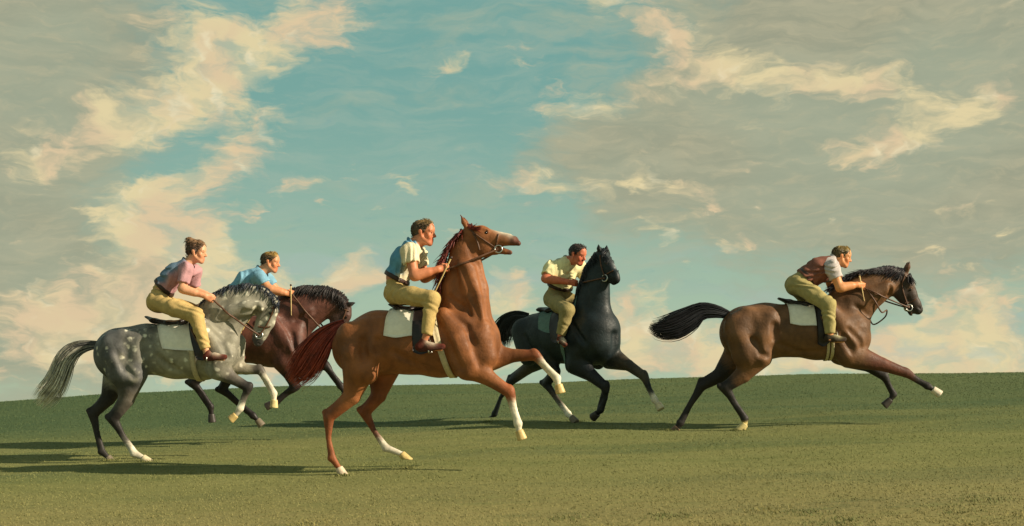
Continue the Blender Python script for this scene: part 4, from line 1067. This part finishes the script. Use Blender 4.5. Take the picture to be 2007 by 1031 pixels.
H4.leg([(1130, 712, 24), (1160, 736, 14), (1186, 758, 10), (1187, 780, 6.6), (1178, 803, 7.2), (1171, 810, 5.8)], -.16, -.12, (1161, 818), kl, DHORN, False, flat=False)
H4.leg([(1196, 700, 24), (1232, 716, 12), (1262, 737, 9.5), (1274, 763, 6.2), (1284, 784, 6.8), (1289, 791, 5.4)], .14, .11, (1295, 803), [kb, kt, kt, kd, SOCK, SOCK], lin(206, 192, 160), False, flat=False)
H4.head([(1180, 503, 15.5), (1187, 517, 15), (1196, 529, 12), (1204, 540, 10), (1207, 547, 9.5, kd)], None, .78)
H4.ch([(1182, 528, 0, 15)], .68, .03); H4.ch([(1186, 537, 0, 9), (1196, 547, 0, 7), (1203, 553, 0, 6, kd)], .85, .02)
H4.ch([(1196, 508, 0, 1.5, kb), (1204, 522, 0, 3.2, lin(150, 156, 160))], .7, .01, cw=1.2)  # pale reflection down the face, painted into the coat colour
H4.nostril(1202, 536, 2.8)
H4.ear((1181, 495), (1181, 479), 4.6, .055, .02, kd); H4.eye(1188, 515, 3.0)
H4.muscle([(1108, 640), (1124, 690)], 11, .018); H4.groove([(1120, 630), (1146, 672)], 4, .016); H4.groove([(1150, 560), (1152, 600)], 4, .012); H4.groove([(1030, 660), (1044, 690)], 4, .014)
H4.finish()
H4.tail([(1036, 622, 7), (1012, 621, 10), (992, 634, 14), (984, 656, 16), (984, 684, 12)], kd, lin(40, 38, 38), 130, 10, .8)
H4.mane([(1172, 496), (1158, 512), (1150, 535), (1142, 560), (1128, 588)], [(-4, 14), (-8, 18), (-8, 20), (-8, 20), (-6, 18)], kd, lin(34, 38, 44), 130, 11, (.5, 1.0), 0)
H4.mane([(1178, 494), (1184, 495)], [(8, 16), (10, 16)], kd, lin(34, 38, 44), 22, 12, (.6, 1.1), 0, name='forelock')

# ================================================================== brown, leading at full stretch
nb_ = lin(104, 72, 46); nd = lin(34, 30, 28); nr_ = lin(96, 54, 38)
H5 = Horse('brown', 'brown horse with black mane and raised black tail galloping ahead at full stretch', 1560, 15.75, 2, M['coat'], dict(body=nb_, dark=nd))
H5.torso([(1463, 652, 53), (1500, 649, 54), (1550, 648, 50), (1600, 650, 54), (1645, 650, 55)], .88)
H5.ch([(1658, 650, 0, 48), (1662, 662, 0, 44)], .95, .06)
H5.neck([(1645, 640, 50), (1662, 606, 44), (1688, 580, 37), (1716, 562, 31), (1742, 551, 25), (1764, 546, 18)], .55, .07)
H5.ch([(1606, 610, 0, 18), (1630, 596, 0, 16)], .6, .06)
H5.pair([(1622, 606, 12), (1675, 668, 18)], .20, .7, .05); H5.pair([(1640, 655, 21), (1660, 694, 19)], .20, .6, .04); H5.pair([(1684, 648, 17), (1682, 672, 17)], .12, .8, .04)
H5.pair([(1448, 640, 28), (1462, 694, 28)], .17, .7, .05); H5.pair([(1484, 626, 22), (1510, 616, 13)], .17, .7, .05); H5.pair([(1668, 590, 12), (1704, 574, 10), (1738, 562, 9)], .115, .6, .04)
for sg in (-1, 1):
    H5.ch_uv([(1470, 664, 5), (1492, 700, 5)], sg * .27, .27, .7, .03, None, sub=True); H5.ch_uv([(1516, 640, 8), (1520, 656, 8)], sg * .285, .285, .6, .04, None, sub=True)
    H5.ch_uv([(1632, 636, 4), (1660, 690, 4)], sg * .275, .275, .6, .03, None, sub=True); H5.ch_uv([(1600, 676, 4), (1560, 664, 4)], sg * .30, .30, .6, .03, None, sub=True)
H5.leg([(1482, 696, 32), (1456, 734, 18), (1422, 760, 10.5), (1440, 788, 6.8), (1460, 820, 7.6), (1460, 831, 6)], -.15, -.12, (1447, 845), [nb_, nb_, nd, nd, nd, lin(200, 180, 120)], lin(206, 188, 130), True, flat=False)
H5.leg([(1446, 700, 32), (1410, 736, 16), (1375, 757, 10), (1353, 794, 6.8), (1334, 829, 7.6), (1327, 838, 6)], .15, .12, (1313, 852), [nb_, nd, nd, nd, nd, nd], lin(120, 94, 74), True, flat=False)
H5.leg([(1668, 696, 26), (1728, 714, 14.5), (1776, 731, 9.6), (1800, 745, 6.4), (1818, 756, 7), (1828, 763, 5.6)], -.16, -.12, (1842, 774), [nb_, nr_, nr_, nd, nd, nd], lin(214, 200, 180), False, flat=False)
H5.leg([(1668, 698, 26), (1704, 718, 13), (1733, 738, 9), (1743, 755, 6.2), (1752, 773, 6.8), (1745, 783, 5.4)], .14, .11, (1732, 795), [nb_, nd, nd, nd, nd, nd], DHORN, False, flat=False)
hb = lin(54, 42, 36)
H5.head([(1767, 546, 15, hb), (1777, 559, 14.5, hb), (1784, 576, 12.5, hb), (1794, 596, 10.5, hb), (1799, 607, 10, nd)], None, .72, col=hb)
H5.ch([(1766, 572, 0, 17)], .62, .03, hb); H5.ch([(1768, 584, 0, 10), (1780, 602, 0, 6.5), (1786, 614, 0, 5.5, nd)], .8, .02, hb)
H5.ch([(1791, 558, 0, 2.5, lin(210, 204, 192)), (1793, 566, 0, 2, hb)], .8, .008, cw=1.5)
H5.ch([(1789, 616, 0, 1.2), (1796, 622, 0, 2.2)], 5., .008, sub=True)
H5.nostril(1803, 604, 2.8)
H5.ear((1776, 534), (1781, 511), 4.6, .035, .01, lin(92, 62, 44)); H5.eye(1784, 568, 3.0)
H5.muscle([(1466, 616), (1448, 655), (1468, 700)], 12, .02); H5.muscle([(1510, 622), (1496, 660), (1494, 700)], 12, .02); H5.muscle([(1628, 604), (1652, 640), (1678, 670)], 11, .018); H5.muscle([(1644, 660), (1660, 694)], 13, .018); H5.muscle([(1672, 606), (1712, 580), (1744, 564)], 8, .013)
H5.groove([(1480, 668), (1492, 694), (1504, 698)], 4, .016); H5.groove([(1518, 638), (1519, 664)], 6, .014); H5.groove([(1664, 646), (1686, 668), (1688, 680)], 4, .018); H5.groove([(1652, 658), (1670, 690)], 4, .016); H5.groove([(1676, 600), (1700, 616)], 4, .012)
H5.groove([(1530, 676), (1570, 692), (1606, 690)], 4, .010); H5.groove([(1748, 560), (1742, 580)], 4, .013)
H5.finish()
H5.tail([(1436, 620, 5), (1406, 611, 10), (1376, 610, 14), (1348, 627, 19), (1320, 641, 19), (1292, 646, 14), (1272, 638, 8)], lin(24, 26, 32), lin(34, 30, 34), 190, 13, .8)
H5.mane([(1640, 562), (1662, 546), (1690, 533), (1719, 526), (1750, 527), (1772, 533)], [(-26, 10), (-26, 4), (-28, 2), (-30, 4), (-26, 8), (-16, 14)], lin(26, 24, 30), lin(44, 32, 38), 170, 14, (.5, 1.15), -.1, 3)
H5.mane([(1778, 534), (1782, 536)], [(8, 18), (12, 18)], lin(26, 24, 28), lin(40, 32, 34), 20, 15, (.6, 1.1), 0, name='forelock')

# ================================================================== tack
S1 = saddle(H1, 'brown saddle under the rider of the chestnut horse', 672, (764, 597), [(782, 604, 5), (812, 607, 6), (836, 602, 6.5), (850, 594, 6)], [(818, 810, 690), (832, 826, 694), (850, 846, 688)], [(846, 884)], (828, 625), (843, 690, .34))
wrap_c = []
def cloth(h, label, cols, axis, mat='linen'):
    r = h.fr.empty('saddle_cloth'); tag(r, label, 'saddle cloth', 'saddle cloths'); wrap_sheet(h, 'cloth', M[mat], r, cols, axis, .008, .012)
cloth(H1, 'cream white saddle cloth on the chestnut horse', [(768, 752, 658), (790, 776, 662), (818, 804, 658), (840, 822, 660)], 672)
S2 = saddle(H2, 'dark saddle with upturned cantle on the dapple grey horse', 690, (287, 621), [(304, 629, 4.5), (335, 634, 5.5), (362, 632, 6), (378, 626, 5.5)], [(370, 386, 704), (380, 398, 706), (388, 408, 700)], [(376, 388)], (374, 645), (408, 706, .34))
cloth(H2, 'white saddle cloth on the dapple grey horse', [(308, 318, 683), (330, 345, 686), (360, 372, 687), (372, 386, 688)], 690)
S3 = saddle(H3, 'dark saddle on the bay horse hidden by the neck of the grey', 664, (415, 622), [(428, 622, 4.5), (450, 621, 5.5), (474, 618, 6), (488, 612, 5)], [(446, 446, 690), (458, 456, 692), (474, 468, 686)], [(466, 468)], (458, 640), (456, 692, .34))
S4 = saddle(H4, 'dark saddle with pale stirrup on the black horse', 662, (1062, 604), [(1074, 608, 5), (1092, 610, 6), (1106, 608, 6), (1118, 602, 5)], [(1100, 1086, 668), (1108, 1094, 672), (1116, 1106, 668)], [(1118, 1120)], (1096, 630), (1101, 672, .34), girth_mat='linen_grey')
cloth(H4, 'faded green saddle cloth on the black horse', [(1070, 1058, 646), (1088, 1074, 652), (1108, 1090, 654)], 662, 'linen_grey')
S5 = saddle(H5, 'dark saddle with raised cantle on the galloping brown horse', 650, (1526, 585), [(1546, 592, 4.5), (1576, 597, 5.5), (1604, 595, 6), (1622, 589, 5.5)], [(1588, 1602, 674), (1606, 1616, 678), (1628, 1634, 660)], [(1616, 1621), (1624, 1629)], (1608, 620), (1640, 668, .33), gw=.03)
cloth(H5, 'white saddle cloth showing behind the leg of the rider on the brown horse', [(1540, 1549, 634), (1560, 1570, 638), (1585, 1596, 638), (1604, 1612, 640)], 650)

bridle(H1, 'brown bridle with pale bit on the high-headed chestnut horse', [('cheekpiece', [(920, 449), (928, 456), (955, 475), (974, 487)]), ('browband', [(924, 452), (934, 447)]), ('noseband', [(977, 459), (974, 472), (972, 482)]), ('throatlatch', [(926, 456), (934, 470), (940, 490)])], (977, 488), (874, 528), hand_l=.15)
bridle(H2, 'brown double bridle with foam at the bit on the dapple grey horse', [('cheekpiece', [(538, 600), (530, 622), (518, 644), (508, 656)]), ('noseband', [(530, 640), (520, 642), (506, 640)]), ('browband', [(540, 604), (532, 604)])], (508, 657), (418, 588), hand_l=.15, ring=.036)
bridle(H3, 'dark bridle on the dark bay horse behind the grey', [('cheekpiece', [(680, 604), (672, 625), (656, 655)]), ('browband', [(684, 610), (674, 606)])], (650, 664), (572, 576), hand_l=.15, ring=.03)
bridle(H4, 'dark bridle with pale bit ring on the black horse', [('cheekpiece', [(1176, 500), (1178, 520), (1184, 540)]), ('noseband', [(1202, 530), (1194, 534), (1188, 538)]), ('browband', [(1184, 504), (1178, 502)])], (1185, 545), (1131, 556), hand_l=.05, ring=.04)
bridle(H5, 'brown bridle with trailing rein loop on the brown horse', [('cheekpiece', [(1774, 538), (1768, 560), (1776, 590), (1782, 602)]), ('noseband', [(1796, 586), (1784, 592), (1774, 594)]), ('browband', [(1784, 545), (1774, 541)])], (1782, 603), (1694, 564), hand_l=.15, ring=.036,
       loop=[(1700, 568, -.16), (1716, 592, -.18), (1728, 612, -.14), (1738, 608, -.05), (1734, 622, .05), (1712, 636, .06), (1702, 618, .1)])

# ================================================================== riders
SK = lin(196, 132, 96); TR = lin(186, 160, 104); SHOE = dict(shoe=lin(92, 40, 30), sole=lin(60, 40, 34), lace=lin(222, 210, 186))
person(H1.fr, 'short-haired rider in cream and blue shirt sitting upright on the chestnut horse',  # the shirt is cream, its blue is shade painted into the colour
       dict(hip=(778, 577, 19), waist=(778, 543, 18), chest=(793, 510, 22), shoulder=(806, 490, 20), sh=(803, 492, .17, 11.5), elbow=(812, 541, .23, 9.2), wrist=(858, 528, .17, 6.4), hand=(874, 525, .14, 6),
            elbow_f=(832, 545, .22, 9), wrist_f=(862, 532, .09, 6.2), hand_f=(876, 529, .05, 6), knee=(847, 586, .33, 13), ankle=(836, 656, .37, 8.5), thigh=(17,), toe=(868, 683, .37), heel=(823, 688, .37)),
       dict(c=(830, 450), pitch=2, s=1.02), dict(skin=lin(198, 128, 92), shirt=lin(226, 212, 178), shirt_shade=lin(92, 146, 176), shade_at=.06, trousers=TR, hair=lin(70, 56, 36), hair_top=lin(128, 104, 62), **SHOE), sleeve=.50)
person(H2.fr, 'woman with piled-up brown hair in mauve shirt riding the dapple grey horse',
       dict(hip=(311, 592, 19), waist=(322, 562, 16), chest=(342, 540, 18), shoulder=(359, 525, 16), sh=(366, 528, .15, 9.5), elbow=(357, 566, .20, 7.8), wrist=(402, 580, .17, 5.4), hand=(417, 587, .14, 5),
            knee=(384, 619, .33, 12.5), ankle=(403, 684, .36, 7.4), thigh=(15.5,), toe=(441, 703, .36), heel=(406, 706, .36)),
       dict(c=(385, 489), pitch=4, s=.98), dict(skin=lin(214, 158, 122), shirt=lin(186, 140, 146), shirt_shade=lin(96, 120, 142), shade_at=.004, trousers=lin(190, 162, 106), hair=lin(76, 54, 40), hair_top=lin(122, 92, 64), **SHOE), 'up', sleeve=.72, female=True)
person(H3.fr, 'rider in light blue shirt on the dark bay horse behind the grey',
       dict(hip=(446, 604, 18), waist=(462, 575, 16), chest=(486, 552, 19), shoulder=(503, 540, 16), sh=(509, 543, .16, 9.8), elbow=(528, 567, .19, 7.6), wrist=(557, 574, .17, 5.4), hand=(571, 576, .14, 5),
            knee=(476, 622, .32, 11), ankle=(448, 676, .36, 7), thigh=(14,), toe=(470, 694, .36), heel=(440, 690, .36)),
       dict(c=(530, 509), pitch=6, s=1.0), dict(skin=lin(206, 144, 104), shirt=lin(122, 168, 192), trousers=TR, hair=lin(82, 64, 38), hair_top=lin(156, 126, 66), **SHOE), sleeve=.55)
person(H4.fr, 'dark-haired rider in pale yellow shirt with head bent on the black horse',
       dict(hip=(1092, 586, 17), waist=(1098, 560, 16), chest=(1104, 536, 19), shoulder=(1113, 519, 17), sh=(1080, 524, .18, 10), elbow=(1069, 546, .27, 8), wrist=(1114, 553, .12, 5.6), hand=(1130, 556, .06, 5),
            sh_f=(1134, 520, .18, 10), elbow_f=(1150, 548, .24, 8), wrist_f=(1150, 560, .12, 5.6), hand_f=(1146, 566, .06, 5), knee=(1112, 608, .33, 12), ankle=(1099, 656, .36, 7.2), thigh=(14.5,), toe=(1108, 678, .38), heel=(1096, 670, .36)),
       dict(c=(1133, 494), pitch=16, yaw=-10, s=1.08), dict(skin=lin(204, 118, 88), shirt=lin(230, 222, 172), shirt_shade=lin(84, 112, 124), shade_at=-.035, trousers=lin(150, 136, 92), hair=lin(44, 38, 36), hair_top=lin(66, 56, 52), **SHOE), sleeve=.72)
person(H5.fr, 'fair-haired rider in russet vest crouching forward on the leading brown horse',
       dict(hip=(1561, 559, 19.5), waist=(1581, 546, 18), chest=(1606, 529, 19), shoulder=(1626, 518, 16), sh=(1631, 524, .17, 10.5), elbow=(1646, 564, .21, 8.2), wrist=(1680, 558, .17, 5.8), hand=(1693, 561, .14, 5),
            knee=(1623, 597, .33, 12.5), ankle=(1627, 654, .36, 7.8), thigh=(15.5,), toe=(1655, 668, .36), heel=(1623, 669, .36)),
       dict(c=(1650, 498), pitch=10, s=1.0), dict(skin=lin(212, 148, 100), shirt=lin(190, 180, 178), trousers=lin(164, 150, 100), hair=lin(84, 70, 38), hair_top=lin(146, 122, 66), **dict(SHOE, shoe=lin(58, 50, 40), lace=lin(200, 190, 150))), vest=lin(130, 84, 70), sleeve=.55)

stick(H1.fr, 'short pale stick held by the rider of the chestnut horse', (885, 504), (850, 578), -.165)
stick(H5.fr, 'short pale stick held upright by the rider of the brown horse', (1684, 538), (1694, 590), -.165)
stick(H3.fr, 'short pale stick held upright by the rider in light blue', (570, 558), (571, 618), -.165)
